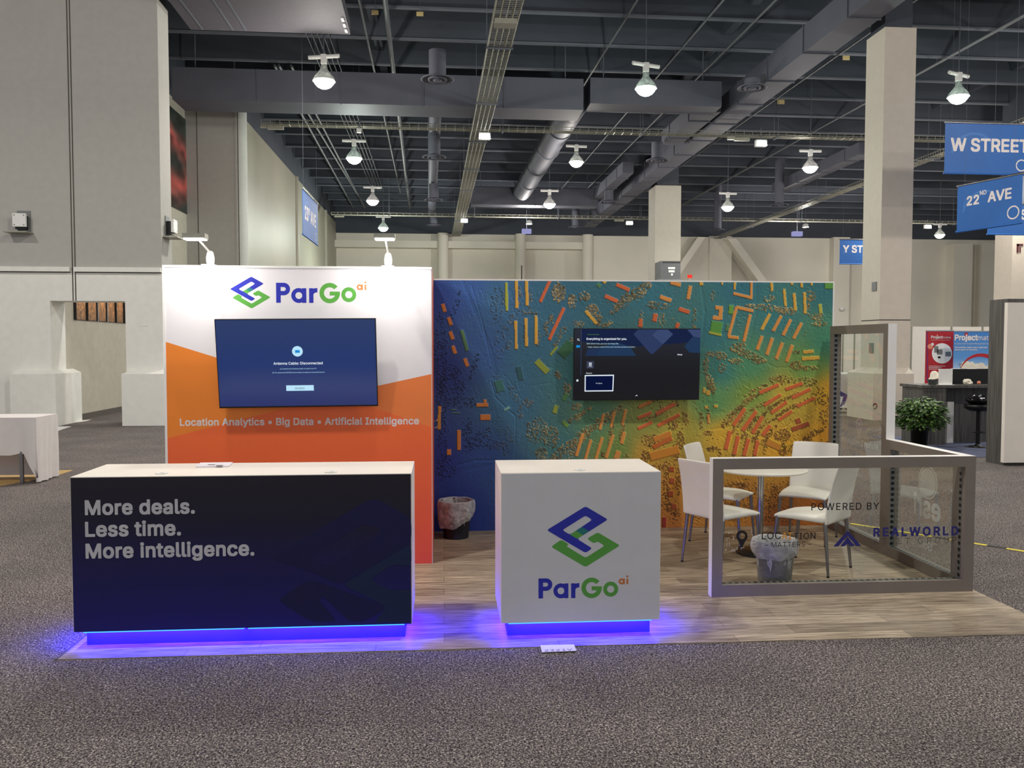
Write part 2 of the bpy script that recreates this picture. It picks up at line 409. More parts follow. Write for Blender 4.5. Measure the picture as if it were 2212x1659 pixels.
def sdfshape(fn, x0, x1, y0, y1, n=60):
    h = (x1-x0)/n; X = np.arange(x0-h, x1+2*h, h); Y = np.arange(y0-h, y1+2*h, h)
    PX, PY = np.meshgrid(X+1.3e-6*h, Y+1.7e-6*h); return march(fn(PX, PY), X, Y)
def flat(V, Fc, mp, name, m, parent):
    """lay 2-D polygons on a surface through mp(x,y)->world point"""
    b = MB(); b.add([mp(x, y) for x, y in V], Fc); return b.build(name, m, parent)
def wtext(s, uL, vB, uR, Y, m, parent, name='lettering', wt=.03, track=1.0, res=40):
    """a line of lettering on the plane y=Y between two measured ends"""
    a = aty(uL, vB, Y); b = aty(uR, vB, Y); V, Fc, x0, x1 = glyphs(s, wt, track, res); k = (b.x-a.x)/(x1-x0)
    return flat(V, Fc, lambda x, y: (a.x+(x-x0)*k, Y, a.z+y*k), name, m, parent)
def ptext(s, org, ux, uy, width, m, parent, name='lettering', wt=.03, track=1.0, res=40, align=0):
    """lettering on any plane: origin, right and up unit vectors, width in metres"""
    V, Fc, x0, x1 = glyphs(s, wt, track, res); k = width/(x1-x0); org = Vector(org); ux = Vector(ux); uy = Vector(uy)
    return flat(V, Fc, lambda x, y: org + ux*((x-x0)*k-align*width) + uy*(y*k), name, m, parent)
def U(*fs): return lambda X, Y: np.minimum.reduce([f(X, Y) for f in fs])
def SUB(a, b): return lambda X, Y: np.maximum(a(X, Y), -b(X, Y))
def AND(a, b): return lambda X, Y: np.maximum(a(X, Y), b(X, Y))
def CIR(cx, cy, r): return lambda X, Y: np.hypot(X-cx, Y-cy)-r
def RING(cx, cy, ro, ri): return lambda X, Y: np.abs(np.hypot(X-cx, Y-cy)-(ro+ri)/2)-(ro-ri)/2
def BOX(x0, x1, y0, y1): return lambda X, Y: np.maximum(np.abs(X-(x0+x1)/2)-(x1-x0)/2, np.abs(Y-(y0+y1)/2)-(y1-y0)/2)
def WEDGE(cx, cy, a0, a1):
    def f(X, Y):
        a = np.degrees(np.arctan2(Y-cy, X-cx)); r = np.hypot(X-cx, Y-cy)
        return np.maximum(a0-a, a-a1)*np.radians(1)*r
    return f
def gridprint(name, P00, PU, PV, nu, nv, rgb, m, parent):
    """a printed sheet: fine grid with its own ink colours (sRGB array nv x nu x 3); P00 lower left"""
    P00 = np.array(P00); PU = np.array(PU); PV = np.array(PV)
    s, t = np.meshgrid(np.linspace(0, 1, nu), np.linspace(0, 1, nv))
    V = P00 + s[..., None]*PU + t[..., None]*PV - np.array(wloc(parent))
    i = (np.arange(nv-1)[:, None]*nu + np.arange(nu-1)[None]).ravel()
    Q = np.stack([i, i+1, i+1+nu, i+nu], 1)
    me = bpy.data.meshes.new(name); me.vertices.add(nu*nv); me.vertices.foreach_set('co', V.reshape(-1).astype(np.float32))
    me.loops.add(len(Q)*4); me.loops.foreach_set('vertex_index', Q.ravel().astype(np.int32)); me.polygons.add(len(Q))
    me.polygons.foreach_set('loop_start', np.arange(0, len(Q)*4, 4, dtype=np.int32)); me.update(calc_edges=True)
    c = np.clip(rgb/255., 0, 1); c = np.where(c <= .04045, c/12.92, ((c+.055)/1.055)**2.4)
    at = me.color_attributes.new('print', 'FLOAT_COLOR', 'POINT'); at.data.foreach_set('color', np.concatenate([c, np.ones((nv, nu, 1))], 2).astype(np.float32).ravel())
    me.materials.append(m); o = bpy.data.objects.new(name, me); COL.objects.link(o); o.parent = parent
    return o
def noise2(nv, nu, cell, seed=0):
    r = np.random.default_rng(seed); gy, gx = int(nv/cell)+3, int(nu/cell)+3; g = r.random((gy, gx))
    y = np.arange(nv)/cell; x = np.arange(nu)/cell; yi = y.astype(int); xi = x.astype(int); fy = (y-yi)[:, None]; fx = (x-xi)[None]
    fy = fy*fy*(3-2*fy); fx = fx*fx*(3-2*fx)
    a = g[yi][:, xi]; b = g[yi][:, xi+1]; c = g[yi+1][:, xi]; d = g[yi+1][:, xi+1]
    return (a*(1-fx)+b*fx)*(1-fy)+(c*(1-fx)+d*fx)*fy
def area(name, loc, rot, sx, sy, w, col, parent=None, shape='RECTANGLE', spread=math.pi):
    l = bpy.data.lights.new(name, 'AREA'); l.shape = shape; l.size = sx; l.size_y = sy; l.energy = w; l.color = col; l.spread = spread
    o = bpy.data.objects.new(name, l); COL.objects.link(o); o.rotation_euler = rot
    o.location = Vector(loc) - (wloc(parent) if parent is not None else Vector((0, 0, 0)))
    if parent is not None: o.parent = parent
    return o

# ================================================================ the hall: floor, walls, columns
YB, ZTOP = 57.7, 11.8
struct(MB().box(-26, 78, -9, 60, -.3, 0).build('floor', 'carpet'))
wl = atz(124.4, 1425.9); wr = 3.895
y0l = wl.y; y0r = atz(2212, 1371.7).y; x0r = atz(2212, 1371.7).x
ysl = lambda x: y0l + (y0r-y0l)*(x-wl.x)/(x0r-wl.x)
b = MB(); b.prism([(wl.x, y0l), (wr, ysl(wr)), (wr, 8.3), (wl.x, 8.3)], 0, .005)
struct(b.build('floor_booth', ['planks']))
b = MB(); b.prism([(wl.x-.012, y0l-.012), (wl.x, y0l), (wl.x, 8.3), (wl.x-.012, 8.3)], 0, .006)
struct(b.build('trim_1', 'groove_and_shadow'))
struct(MB().box(-26, 78, -9, 60, ZTOP, ZTOP+.2).build('ceiling', 'dark'))

# left block with the doorway
YW = 19.86; T = .75
xa, xb, xc = aty(110, 740, YW).x, aty(272, 740, YW).x, aty(349, 560, YW).x
zd = aty(190, 650, YW).z; zt = 9.5; zr = aty(100, 584, YW).z
b = MB()
def blk(x0, x1, z0, z1):
    if z0 < zr < z1: b.box(x0, x1, YW, YW+T, z0, zr, 0); b.box(x0, x1, YW, YW+T, zr, z1, 1)
    else: b.box(x0, x1, YW, YW+T, z0, z1, 1 if z0 >= zr else 0)
blk(-26, xa, 0, zt); blk(xa, xb, zd, zt); blk(xb, xc, 0, zt)
for u in (146, 152):
    p = aty(u, 100, YW); b.box(p.x-.011, p.x+.011, YW-.006, YW, zd, zt, 2)
struct(b.build('wall_left', ['wall', 'wall_up', 'groove_and_shadow']))
struct(MB().box(-26, xc, YW, YW+T, zt, ZTOP).build('wall_left_upper', 'dark'))
for i, (u0, u1) in enumerate(((-400, 153), (162, 349))):
    za, zb = aty(200, 577.5, YW).z, aty(200, 587.5, YW).z
    struct(MB().box(max(-26, aty(u0, 580, YW).x), aty(u1, 580, YW).x, YW-.09, YW, zb, za).box(max(-26, aty(u0, 580, YW).x), aty(u1, 580, YW).x, YW-.012, YW, zb-.018, zb, 1).build('trim_%d' % (i+2), ['wall', 'groove_and_shadow'], bevel=.008))  # thin dark strip below each trim paints in its shadow line
def plinth(name, u0, u1, ya, yb, e0=True, e1=True):
    x0, x1 = aty(u0, 860, ya).x, aty(u1, 860, ya).x; z0, z1 = aty(100, 808, ya).z, aty(100, 799, ya+.18).z
    b = MB().box(x0, x1, ya, yb, 0, z0); i0 = .2 if e0 else 0; i1 = .18 if e1 else 0
    v = [(x0, ya, z0), (x1, ya, z0), (x1, yb, z0), (x0, yb, z0), (x0+i0, ya+.2, z1), (x1-i1, ya+.2, z1), (x1-i1, yb, z1), (x0+i0, yb, z1)]
    b.add(v, [(0, 1, 5, 4), (1, 2, 6, 5), (2, 3, 7, 6), (3, 0, 4, 7), (4, 5, 6, 7)])
    struct(b.build(name, 'wall', bevel=.012))
plinth('trim_4', 22, 120.6, 19.64, 21.0)
plinth('trim_5', 263, 371, 19.66, 20.7)
# passage and side walls
YF = 30.2; XS = -7.06
struct(MB().box(xa-.5, xa, YW+T, YF+.4, 0, 9.85).build('wall_passage', 'door'))
struct(MB().box(xa-.5, xa+.02, YW+T, YF+.4, 9.85, ZTOP).build('wall_passage_upper', 'dark'))
p0_, p1_ = atx(163.6, 905, xa), atx(263, 885, xa)
struct(MB().box(xa, xa+.02, 21.0, YF, 0, .14).build('baseboard_left', 'skirting'))
b = MB().box(xa, XS, YF, YF+.4, 0, 9.83)
for u in (427, 515): p = aty(u, 400, YF); b.box(p.x-.012, p.x+.012, YF-.006, YF, 0, 9.83, 1)
struct(b.build('wall_side_front', ['wall_up', 'groove_and_shadow']))
struct(MB().cyl((XS-.0, YF+.3, 0), (XS-.0, YF+.3, 9.83), .31, n=32).build('trim_6', 'wall_up'))
b = MB().box(XS-.4, XS, YF+.5, YB, 0, 9.9)
for y in (42.2, 52.4): b.cyl((XS, y, 0), (XS, y, 9.9), .13, n=16)
struct(b.build('wall_side', 'wall_side'))
struct(MB().box(xa-.5, XS-.05, YF+.05, YB, 9.85, ZTOP).build('wall_side_upper', 'dark'))
# far wall with columns, ring beam and braces
struct(MB().box(-8, 78, YB, YB+.4, 0, 9.25).build('wall_back', 'wall_far'))
struct(MB().box(-8, 78, YB-.15, YB+.4, 9.25, ZTOP).build('wall_back_upper', 'dark'))
YP = YB-.75
xl, xr = aty(838, 530, YP).x, aty(1258, 530, YP).x
struct(MB().box(XS, xr, YP, YB, aty(1000, 536, YP).z, aty(1000, 521, YP).z).build('trim_7', 'wall_far'))
for i, (u, w) in enumerate(((957, 23.5), (1124, 22.5), (1269, 23.5))):
    p = aty(u, 600, YP); r = w/2/FPX*YP
    b = MB().cyl((p.x, YP, 0), (p.x, YP, 9.2), r, n=28)
    if i == 1: b.box(p.x+.02, p.x+.09, YP-r-.01, YP-r+.05, 0, 7.1, 1)
    struct(b.build('column', ['wall_far', 'groove_and_shadow']))
struct(MB().box(aty(1281, 600, YP).x, aty(1560, 600, YP).x, YP, YB, 0, aty(1300, 510, YP).z).build('wall_back_bay', 'wall_far'))
pz = lambda u, v, y=YP-.9: aty(u, v, y)
for (a, c, w) in (((1516, 512), (1389, 699), 17), ((1582, 516), (1715, 699), 20)):
    b = MB(); A, B2 = pz(*a), pz(*c); ww = w/FPX*YP
    v = [(A.x-ww/2, YP-.9, A.z), (A.x+ww/2, YP-.9, A.z), (B2.x+ww/2, YP-.9, B2.z), (B2.x-ww/2, YP-.9, B2.z)]
    v += [(x, YP, z) for x, y, z in v]
    b.add(v, [(0, 3, 2, 1), (4, 5, 6, 7), (0, 4, 7, 3), (1, 2, 6, 5), (0, 1, 5, 4), (3, 7, 6, 2)])
    struct(b.build('wall_brace', 'wall_far'))
for i, (u0, u1, d, vt) in enumerate(((1532, 1580, .85, 510), (1800, 1835, .6, 512), (1872, 1900, .5, 512), (2060, 2100, 1.0, 526), (2120, 2300, .7, 524))):
    y = YB-d; struct(MB().box(aty(u0, 600, y).x, aty(u1, 600, y).x, y, YB, 0, aty(u0, vt, y).z).build('wall_pilaster', 'wall_far', bevel=.08))
# two free columns
def column(u0, um, u1, vt, y, name='column'):
    x0, xm, x1 = aty(u0, 640, y).x, aty(um, 640, y).x, aty(u1, 640, y).x
    dpt = y*((xm)/(aty(u0, 300, y).x)-1)*1.0
    zt_ = aty(um, vt, y).z
    b = MB().box(xm, x1, y, y+max(.6, abs(dpt)), 0, zt_)
    b.box(xm+.05, x1-.05, y+.05, y+.5, zt_, ZTOP, 1)
    return b, xm, x1, zt_
b, xm, x1, z_ = column(1878, 1915, 1981, 58, 20.05)
xm = aty(1899.5, 690, 20.05).x; x1 = aty(1966.5, 690, 20.05).x
b = MB().box(xm, x1, 20.05, 20.95, 0, z_).box(xm-.004, x1+.004, 20.046, 20.95, 2.42, 2.445, 2).box(xm+.05, x1-.05, 20.15, 20.85, z_, ZTOP, 1)
pl0, pl1, zp0, zp1 = aty(1886, 850, 19.83).x, aty(1973.5, 850, 19.83).x, 1.13, 1.27
b.box(pl0, pl1, 19.83, 21.15, 0, zp0)
v = [(pl0, 19.83, zp0), (pl1, 19.83, zp0), (pl1, 21.15, zp0), (pl0, 21.15, zp0), (xm, 20.05, zp1), (x1, 20.05, zp1), (x1, 20.95, zp1), (xm, 20.95, zp1)]
b.add(v, [(0, 1, 5, 4), (1, 2, 6, 5), (2, 3, 7, 6), (3, 0, 4, 7)])
struct(b.build('column', ['column', 'dark', 'groove_and_shadow'], bevel=.01))
YC2 = 40.9
xm, x1 = aty(1414.5, 560, YC2).x, aty(1470, 560, YC2).x; z_ = aty(1440, 400.5, YC2).z
struct(MB().box(xm, x1, YC2, YC2+1.35, 0, z_).box(xm+.1, x1-.1, YC2+.1, YC2+1.2, z_, ZTOP, 1).build('column', ['column_far', 'dark'], bevel=.03))
xm, x1 = aty(2185, 600, 30).x, aty(2250, 600, 30).x
c3 = struct(MB().box(xm, x1, 30, 31, 0, aty(2190, 470, 30).z).box(xm+.1, x1-.1, 30.1, 30.9, aty(2190, 470, 30).z, ZTOP, 1).build('column', ['column', 'dark']))

# ================================================================ the booth
# logo outlines, units: capital height of the name = 212
LP = [[(690, 857), (1100, 605), (1338, 745), (1012, 950), (1172, 1050), (1100, 1098)], [(855, 857), (1100, 703), (1172, 748), (935, 905)]]
LG = [(842, 958), (735, 1033), (1100, 1248), (1465, 1020), (1230, 880), (1115, 947), (1187, 998), (1228, 976), (1302, 1022), (1100, 1150), (898, 1027), (925, 1008)]
fl = lambda lp: [(x, -y) for x, y in lp]
_mk = dict(
    p=sdfshape(polysdf([roundpoly(fl(LP[0]), 26), roundpoly(fl(LP[1]), 26)]), 685, 1342, -1102, -600, 110),
    g=sdfshape(polysdf([roundpoly(fl(LG), 26)]), 730, 1470, -1252, -876, 120),
    t1=sdfshape(polysdf([fl([(937, 905), (1000, 864), (1076, 909), (1013, 949)])]), 930, 1080, -952, -860, 30),
    t2=sdfshape(polysdf([fl([(1000, 864), (1062, 823), (1140, 868), (1076, 909)])]), 995, 1145, -912, -820, 30))
_nm = dict(
    blue=[sdfshape(U(BOX(0, 48, 0, 212), SUB(U(AND(CIR(80, 146, 66), BOX(60, 160, 60, 230)), BOX(20, 82, 80, 212)), U(AND(CIR(80, 146, 21), BOX(78, 160, 100, 200)), BOX(48, 81, 125, 167)))), -2, 150, -2, 214, 46),
          sdfshape(U(RING(237, 78, 79, 36), BOX(272, 316, 0, 156)), 156, 318, -3, 160, 46),
          sdfshape(U(BOX(345, 390, 0, 156), AND(RING(424, 76, 82, 36), BOX(360, 432, 92, 170))), 343, 436, -2, 160, 30)],
    green=[sdfshape(U(SUB(RING(562, 106, 108, 61), AND(WEDGE(562, 106, -4, 40), CIR(562, 106, 130))), AND(BOX(562, 668, 80, 122), CIR(562, 106, 107)), AND(AND(RING(562, 106, 108, 61), WEDGE(562, 106, -60, 8)), BOX(600, 680, -20, 122))), 452, 672, -4, 216, 60),
           sdfshape(RING(763, 90, 79, 38), 682, 844, 8, 172, 46)],
    orange=[sdfshape(U(RING(878, 170, 31, 13), BOX(896, 913, 140, 200)), 845, 915, 136, 204, 28), sdfshape(U(BOX(930, 949, 140, 198), CIR(939.5, 222, 11)), 927, 952, 138, 236, 16)])
def logo(parent, Y, mark_map, name_map):
    for key, m, n, dy in (('g', 'green', 'logo_mark', 0), ('p', 'blue', 'logo_mark', .0001), ('t1', 'green', 'logo_mark', .0003), ('t2', 'teal', 'logo_mark', .0002)):
        V, Fc = _mk[key]; flat(V, Fc, lambda x, y: (mark_map(x, y)[0], Y-dy, mark_map(x, y)[1]), n, m, parent)
    for key, m in (('blue', 'blue'), ('green', 'green'), ('orange', 'orange_txt')):
        b = MB()
        for V, Fc in _nm[key]: b.add([(name_map(x, y)[0], Y, name_map(x, y)[1]) for x, y in V], Fc)
        b.build('lettering', m, parent)

def counter(name, label, x0, x1, ya, yb, zb, zt, front, nstrip):
    t = thing(name, label, 'counter', ((x0+x1)/2, ya, 0.005))
    MB().box(x0, x1, ya, yb, zb, zt).build('body', 'lam', t, bevel=.003)
    MB().box(x0+.004, x1-.004, ya-.004, ya, zb+.001, zt-.004).build('front_panel', front, t)
    fp = t.children[-1]
    MB().box(x0+.045, x1-.045, ya+.075, yb-.06, .005, zb).build('plinth', 'plinth', t)
    L = (x1-x0-.07)/nstrip
    for k in range(nstrip):
        a = x0+.035+k*L; 
        MB().box(a+.012, a+L-.012, ya+.018, ya+.032, zb-.012, zb).build('led_strip', LED, t)
        area('strip_glow', ((2*a+L)/2, ya+.03, zb-.016), (math.radians(52), 0, 0), L-.03, .012, 34*L, (.012, .002, 1), t)
    for sx, xx in ((-1, x0+.03), (1, x1-.03)):
        area('strip_glow', (xx, (ya+yb)/2, zb-.014), (0, math.radians(-24*sx), 0), .012, yb-ya-.16, 9.5, (.012, .002, 1), t)
    return t, fp
LED = emat('led_blue', (40, 110, 255), 5.0)
BX = (-2.1817, -.1949, 5.1623, 5.7156, .11, 1.0307); SX = (.3467, 1.3331, 5.1343, 5.723, .1077, 1.0306)
t, fp = counter('reception_counter', 'long dark navy counter with white top and "More deals." lettering', *BX, 'counter_print', 2)
for s, u, v, ur in (('More deals.', 183.4, 1111.6, 421), ('Less time.', 184, 1158.6, 391), ('More intelligence.', 185, 1205.5, 549.5)):
    wtext(s, u, v, ur, BX[2]-.0048, 'w_print2', fp, wt=.042, track=1.03, res=60)
Yc = BX[2]-.0044
def cw(x, y): return aty(100+x/2.4578, 960+y/2.4578, Yc)
for lps, m in (([[(1190, 605), (1700, 300), (1760, 292), (1938, 395), (1938, 520), (1560, 745), (1420, 680)], [(1390, 600), (1690, 418), (1795, 455), (1500, 645)]], 'wm1'), ([[(1225, 825), (1395, 715), (1790, 850), (1800, 875), (1690, 940), (1610, 942), (1470, 805), (1445, 830), (1550, 942), (1400, 940)]], 'wm1'),
               ([[(1570, 745), (1938, 525), (1938, 655), (1850, 632), (1715, 715), (1830, 778), (1938, 765), (1938, 945), (1735, 945), (1815, 862)]], 'wm2')):
    Yc -= .0001
    lps = [roundpoly([(x, -y) for x, y in lp], 40) for lp in lps]; xs = [p[0] for p in lps[0]]; ys = [p[1] for p in lps[0]]
    V, Fc = sdfshape(polysdf(lps), min(xs), max(xs), min(ys), max(ys), 110)
    flat(V, Fc, lambda x, y: cw(x, -y), 'printed_mark', m, fp)
for u, v in ((349, 1023), (715, 1020)):
    p = atz(u, v, BX[5]+.001); MB().cyl((p.x, p.y, BX[5]), (p.x, p.y, BX[5]+.006), .037, n=28).cyl((p.x+.004, p.y, BX[5]+.006), (p.x+.004, p.y, BX[5]+.009), .012, n=12).build('cable_grommet', 'white', t)
t, fp = counter('podium_counter', 'white square counter with the blue and green logo on its front', *SX, 'matte_front', 1)
p = atz(1253, 1015.5, SX[5]+.001); MB().cyl((p.x, p.y, SX[5]), (p.x, p.y, SX[5]+.006), .037, n=28).cyl((p.x+.004, p.y, SX[5]+.006), (p.x+.004, p.y, SX[5]+.009), .012, n=12).build('cable_grommet', 'white', t)
Yl = SX[2]-.0043
def mm(x, y): q = aty(1040+x/4.894, 970-y/4.894, Yl); return q.x, q.z
def nmap(x, y): q = aty(1040+(603+x)/4.894, 970+(1580-x*.012-y)/4.894, Yl); return q.x, q.z
logo(fp, Yl, mm, nmap)

# card folder lying on the long counter
a = [atz(u, v, BX[5]+.001) for u, v in ((423, 1010), (494, 1008.5), (503, 1000.5), (433, 1001.5))]
t = thing('info_card', 'pale lilac card lying on the long navy counter', 'card', (a[0].x, a[0].y, BX[5]))
MB().prism([(q.x, q.y) for q in a], BX[5]+.0005, BX[5]+.008).build('card', 'paper_card', t)
b = MB()
for (u0, v0, u1, v1) in ((448, 1004.2, 464, 1002.8), (466, 1007, 480, 1004.5)):
    q = [atz(u0, v0, BX[5]+.009), atz(u1, v0, BX[5]+.009), atz(u1+2, v1, BX[5]+.009), atz(u0+2, v1, BX[5]+.009)]; b.quad(*q)
b.build('printing', 'strip', t)

# orange display wall
OX0, OX1, OY, MY, HW = -2.222, -.092, 7.0135, 8.2204, 2.44
t = thing('display_wall', 'white and orange booth wall with logo and slogan above the long counter', 'display wall', ((OX0+OX1)/2, OY, 0.005))
MB().box(OX0, OX1, OY, MY+.1, 0.005, HW, 0, fm={'r': 1}).build('body', ['p_white', 'p_side'], t)
q = lambda u, v, d=.003: tuple(aty(u, v, OY-d))
B0 = (OX0+.018, OY-.003, .005); B1 = (OX1-.006, OY-.003, .005); TL = (OX0+.018, OY-.003, HW-.018); TR = (OX1-.006, OY-.003, HW-.018)
def onl(u, v, x): p = aty(u, v, OY-.003); return (x, OY-.003, p.z)
C0 = q(727, 853); l1 = onl(354.5, 738.5, TL[0]); r1 = onl(931.5, 808, TR[0]); l2 = onl(356.8, 946.8, TL[0]); r2 = onl(932.8, 923, TR[0])
GR = {}
for nm, poly, m in (('graphic_white', (TL, l1, C0, r1, TR), 'p_white'), ('graphic_orange', (l1, l2, C0), 'p_o1'), ('graphic_orange', (r1, C0, r2), 'p_o2'), ('graphic_red_orange', (l2, B0, B1, r2, C0), 'p_o3')):
    gp_ = MB().add(poly, [tuple(range(len(poly)))]).build(nm, m, t); GR[nm] = gp_
b = MB(); e = .018
b.box(OX0, OX0+e, OY-.008, OY, .005, HW).box(OX0+e, OX1, OY-.008, OY, HW-e, HW); b.build('edge_profile', 'frame_edge', t)
b = MB()
for v in (909, 924): p = atx(937.2, v, OX1); b.tube([(OX1, p.y, p.z), (OX1+.03, p.y, p.z), (OX1+.03, p.y, p.z+.02)], .006)
b.build('door_hook', 'chrome', t)
Yl2 = OY-.0034
sc = (aty(769.7, 654, Yl2).x-aty(596.7, 654, Yl2).x)/842.; o0 = aty(596.7, 654, Yl2)
mk0 = aty(497.2, 666.3, Yl2); mk1 = aty(584, 597.8, Yl2); kx = (mk1.x-mk0.x)/(1465-690); kz = (mk1.z-mk0.z)/(1248-605)
logo(GR['graphic_white'], Yl2, lambda x, y: (mk0.x+(x-690)*kx, mk0.z+(y+1248)*kz), lambda x, y: (o0.x+x*sc, o0.z+y*sc))
wtext('Location Analytics • Big Data • Artificial Intelligence', 388.5, 919.5, 905, Yl2, 'w_print', GR['graphic_red_orange'], track=1.02, wt=.034, res=50)

# map wall
MX = 3.868
t = thing('mural_wall', 'back wall printed with a colourful aerial height map', 'display wall', ((OX1+MX)/2, MY, 0.005))
MB().box(OX1, MX, MY, MY+.09, 0.005, HW).build('body', 'frame_edge', t)
NU, NV = 760, 470
MP0 = (OX1, MY-.003, .006); MPW = MX-OX1-.015; MPH = HW-.02
def mpx(u, v): p = aty(u, v, MY-.003); return (p.x-MP0[0])/MPW*(NU-1), (p.z-MP0[2])/MPH*(NV-1)
def map_print():
    J, I = np.mgrid[0:NV, 0:NU].astype(float)
    cps = [(945, 640, 40, 64, 130), (960, 800, 34, 52, 112), (950, 1000, 34, 50, 118), (1000, 1100, 36, 54, 128), (950, 1130, 32, 46, 118), (1040, 1000, 42, 72, 130), (1010, 620, 56, 90, 150), (1080, 640, 58, 98, 132), (1040, 760, 52, 84, 132), (1100, 870, 54, 96, 124), (1150, 760, 54, 98, 120),
           (1120, 1040, 46, 84, 124), (1200, 650, 52, 96, 116), (1300, 640, 52, 96, 108), (1230, 800, 62, 110, 112), (1200, 960, 60, 104, 106), (1290, 900, 78, 120, 92), (1330, 970, 104, 128, 66), (1400, 620, 54, 104, 116), (1600, 620, 48, 100, 112), (1780, 625, 48, 100, 104),
           (1540, 720, 52, 104, 112), (1680, 690, 54, 110, 112), (1780, 740, 64, 120, 96), (1620, 790, 72, 126, 92), (1740, 790, 100, 136, 70), (1560, 800, 56, 112, 108), (1540, 870, 88, 136, 84), (1620, 850, 122, 142, 62), (1700, 850, 184, 154, 56), (1790, 850, 206, 152, 48),
           (1400, 900, 124, 134, 66), (1460, 920, 166, 148, 58), (1560, 940, 196, 150, 50), (1680, 960, 206, 150, 50), (1780, 960, 202, 142, 46), (1400, 980, 186, 142, 58), (1450, 1060, 182, 124, 50), (1600, 1080, 180, 118, 48), (1760, 1100, 172, 100, 44), (1440, 1130, 178, 112, 52), (1340, 1080, 170, 126, 60), (1680, 1140, 160, 92, 46)]
    num = np.zeros((NV, NU, 3)); den = np.zeros((NV, NU))
    for u, v, *c in cps:
        x, y = mpx(u, v); w = 1/(((I-x)**2+(J-y)**2)/900+.4)**1.6; num += w[..., None]*np.array(c, float); den += w
    rgb = num/den[..., None]*np.array([1.08, 1.1, 1.1])
    h = noise2(NV, NU, 3, 1)*.9+noise2(NV, NU, 1.5, 21)*.7 + noise2(NV, NU, 9, 2)*.7 + noise2(NV, NU, 26, 3)*1.2
    A = np.pi*.36; dirn = noise2(NV, NU, 2, 5)
    def line(pts, w, dh):
        for (u0, v0), (u1, v1) in zip(pts[:-1], pts[1:]):
            (ax, ay), (bx, by) = mpx(u0, v0), mpx(u1, v1); dx, dy = bx-ax, by-ay; L2 = dx*dx+dy*dy+1e-9
            x0, x1_, y0, y1_ = int(max(0, min(ax, bx)-w-3)), int(min(NU, max(ax, bx)+w+4)), int(max(0, min(ay, by)-w-3)), int(min(NV, max(ay, by)+w+4))
            if x1_ <= x0 or y1_ <= y0: continue
            X, Y = I[y0:y1_, x0:x1_], J[y0:y1_, x0:x1_]; tt = np.clip(((X-ax)*dx+(Y-ay)*dy)/L2, 0, 1); d = np.hypot(X-ax-tt*dx, Y-ay-tt*dy)
            h[y0:y1_, x0:x1_] += dh*np.clip(w-d+.5, 0, 1)
            if w > 2: h[y0:y1_, x0:x1_] *= np.where(d < w-1, .35, 1)
    F1 = lambda pts, ox, oy, s=4.894: [(ox+x/s, oy+y/s) for x, y in pts]
    # roads and kerbs
    for pts, w, dh in ((F1([(330, 70), (480, 420), (640, 820), (690, 1060)], 930, 590), 4, -.9), (F1([(430, 120), (560, 560), (660, 1060)], 930, 590), 1, -2), (F1([(690, 1060), (640, 1150), (690, 1320), (880, 1500)], 930, 590), 1.2, -2.4),
                       (F1([(950, 1000), (960, 620), (1020, 420), (1180, 180), (1400, -60)], 930, 840), 9, -.8), (F1([(890, 1000), (900, 300), (870, 250)], 930, 840), 1, -2.2), (F1([(1040, 560), (1090, 330), (1250, 100)], 930, 840), 1.2, -2.2),
                       (F1([(60, 930), (300, 800), (480, 755), (680, 755)], 930, 840), 2, -2.5), (F1([(60, 1020), (300, 870), (680, 800)], 930, 840), 4, -.6), (F1([(60, 860), (330, 690), (560, 500), (690, 350)], 930, 840), 1.5, -2),
                       (F1([(1260, 740), (1480, 520), (1800, 250), (2000, 120)], 930, 840), 5, -1), (F1([(1900, 470), (2212, 80)], 930, 590), 6, -1), (F1([(0, 260), (110, 85)], 1380, 590), 6, -1), (F1([(1250, 100), (1240, 420), (1160, 780)], 1380, 590), 3, -.9),
                       (F1([(650, 80), (700, 400), (660, 800)], 1380, 590), 3, -.9), (F1([(1000, 800), (1250, 900), (1450, 1000), (1900, 990)], 1380, 590), 2, -1.2), (F1([(640, 1480), (900, 1470), (1050, 1330), (1300, 1200)], 1380, 590), 4, -.8),
                       (F1([(760, 430), (940, 400), (1100, 420), (1320, 520)], 1380, 840), 3, -.8), (F1([(940, 300), (1250, 120)], 1380, 840), 3, -.7), (F1([(1300, 480), (1500, 620), (1980, 260)], 1380, 840), 2, -1.5), (F1([(1500, 420), (1900, 220)], 1380, 840), 1, -1.8),
                       (F1([(110, 780), (120, 640), (250, 600), (440, 560)], 1380, 840), 1.2, -2), (F1([(1060, 930), (880, 1060), (830, 1130), (960, 1330)], 930, 590), 1, -1.6), (F1([(840, 420), (1080, 380), (1250, 240)], 930, 590), 1, -1.6), (F1([(1120, 950), (1290, 1000), (1260, 1160), (1060, 1190)], 930, 590), 1, -1.6)): line(pts, w, dh)
    r = np.random.default_rng(11)
    for k in range(1500):      # cars, sheds and kerb marks
        u, v = r.uniform(942, 1800), r.uniform(608, 1140); a = r.choice([1.25, 1.85, .6]); l = r.uniform(.5, 7)*(2.2 if r.random() < .12 else 1); line([(u, v), (u+l*math.cos(a), v+l*math.sin(a))], .7, r.choice([-1.8, 1.6]))
    for k in range(150):      # plots and kerb outlines
        u, v = r.uniform(945, 1790), r.uniform(610, 1130); a = 1.25 if u < 1250 else r.choice([.0, .55, 1.1]); w_, l_ = r.uniform(6, 18), r.uniform(8, 30); c_, s_ = math.cos(a), math.sin(a)
        q = [(u, v), (u+l_*c_, v+l_*s_), (u+l_*c_-w_*s_, v+l_*s_+w_*c_), (u-w_*s_, v+w_*c_)]; line(q+[q[0]], .6, r.choice([-1.6, 1.4]))
    tree = np.zeros((NV, NU)); 
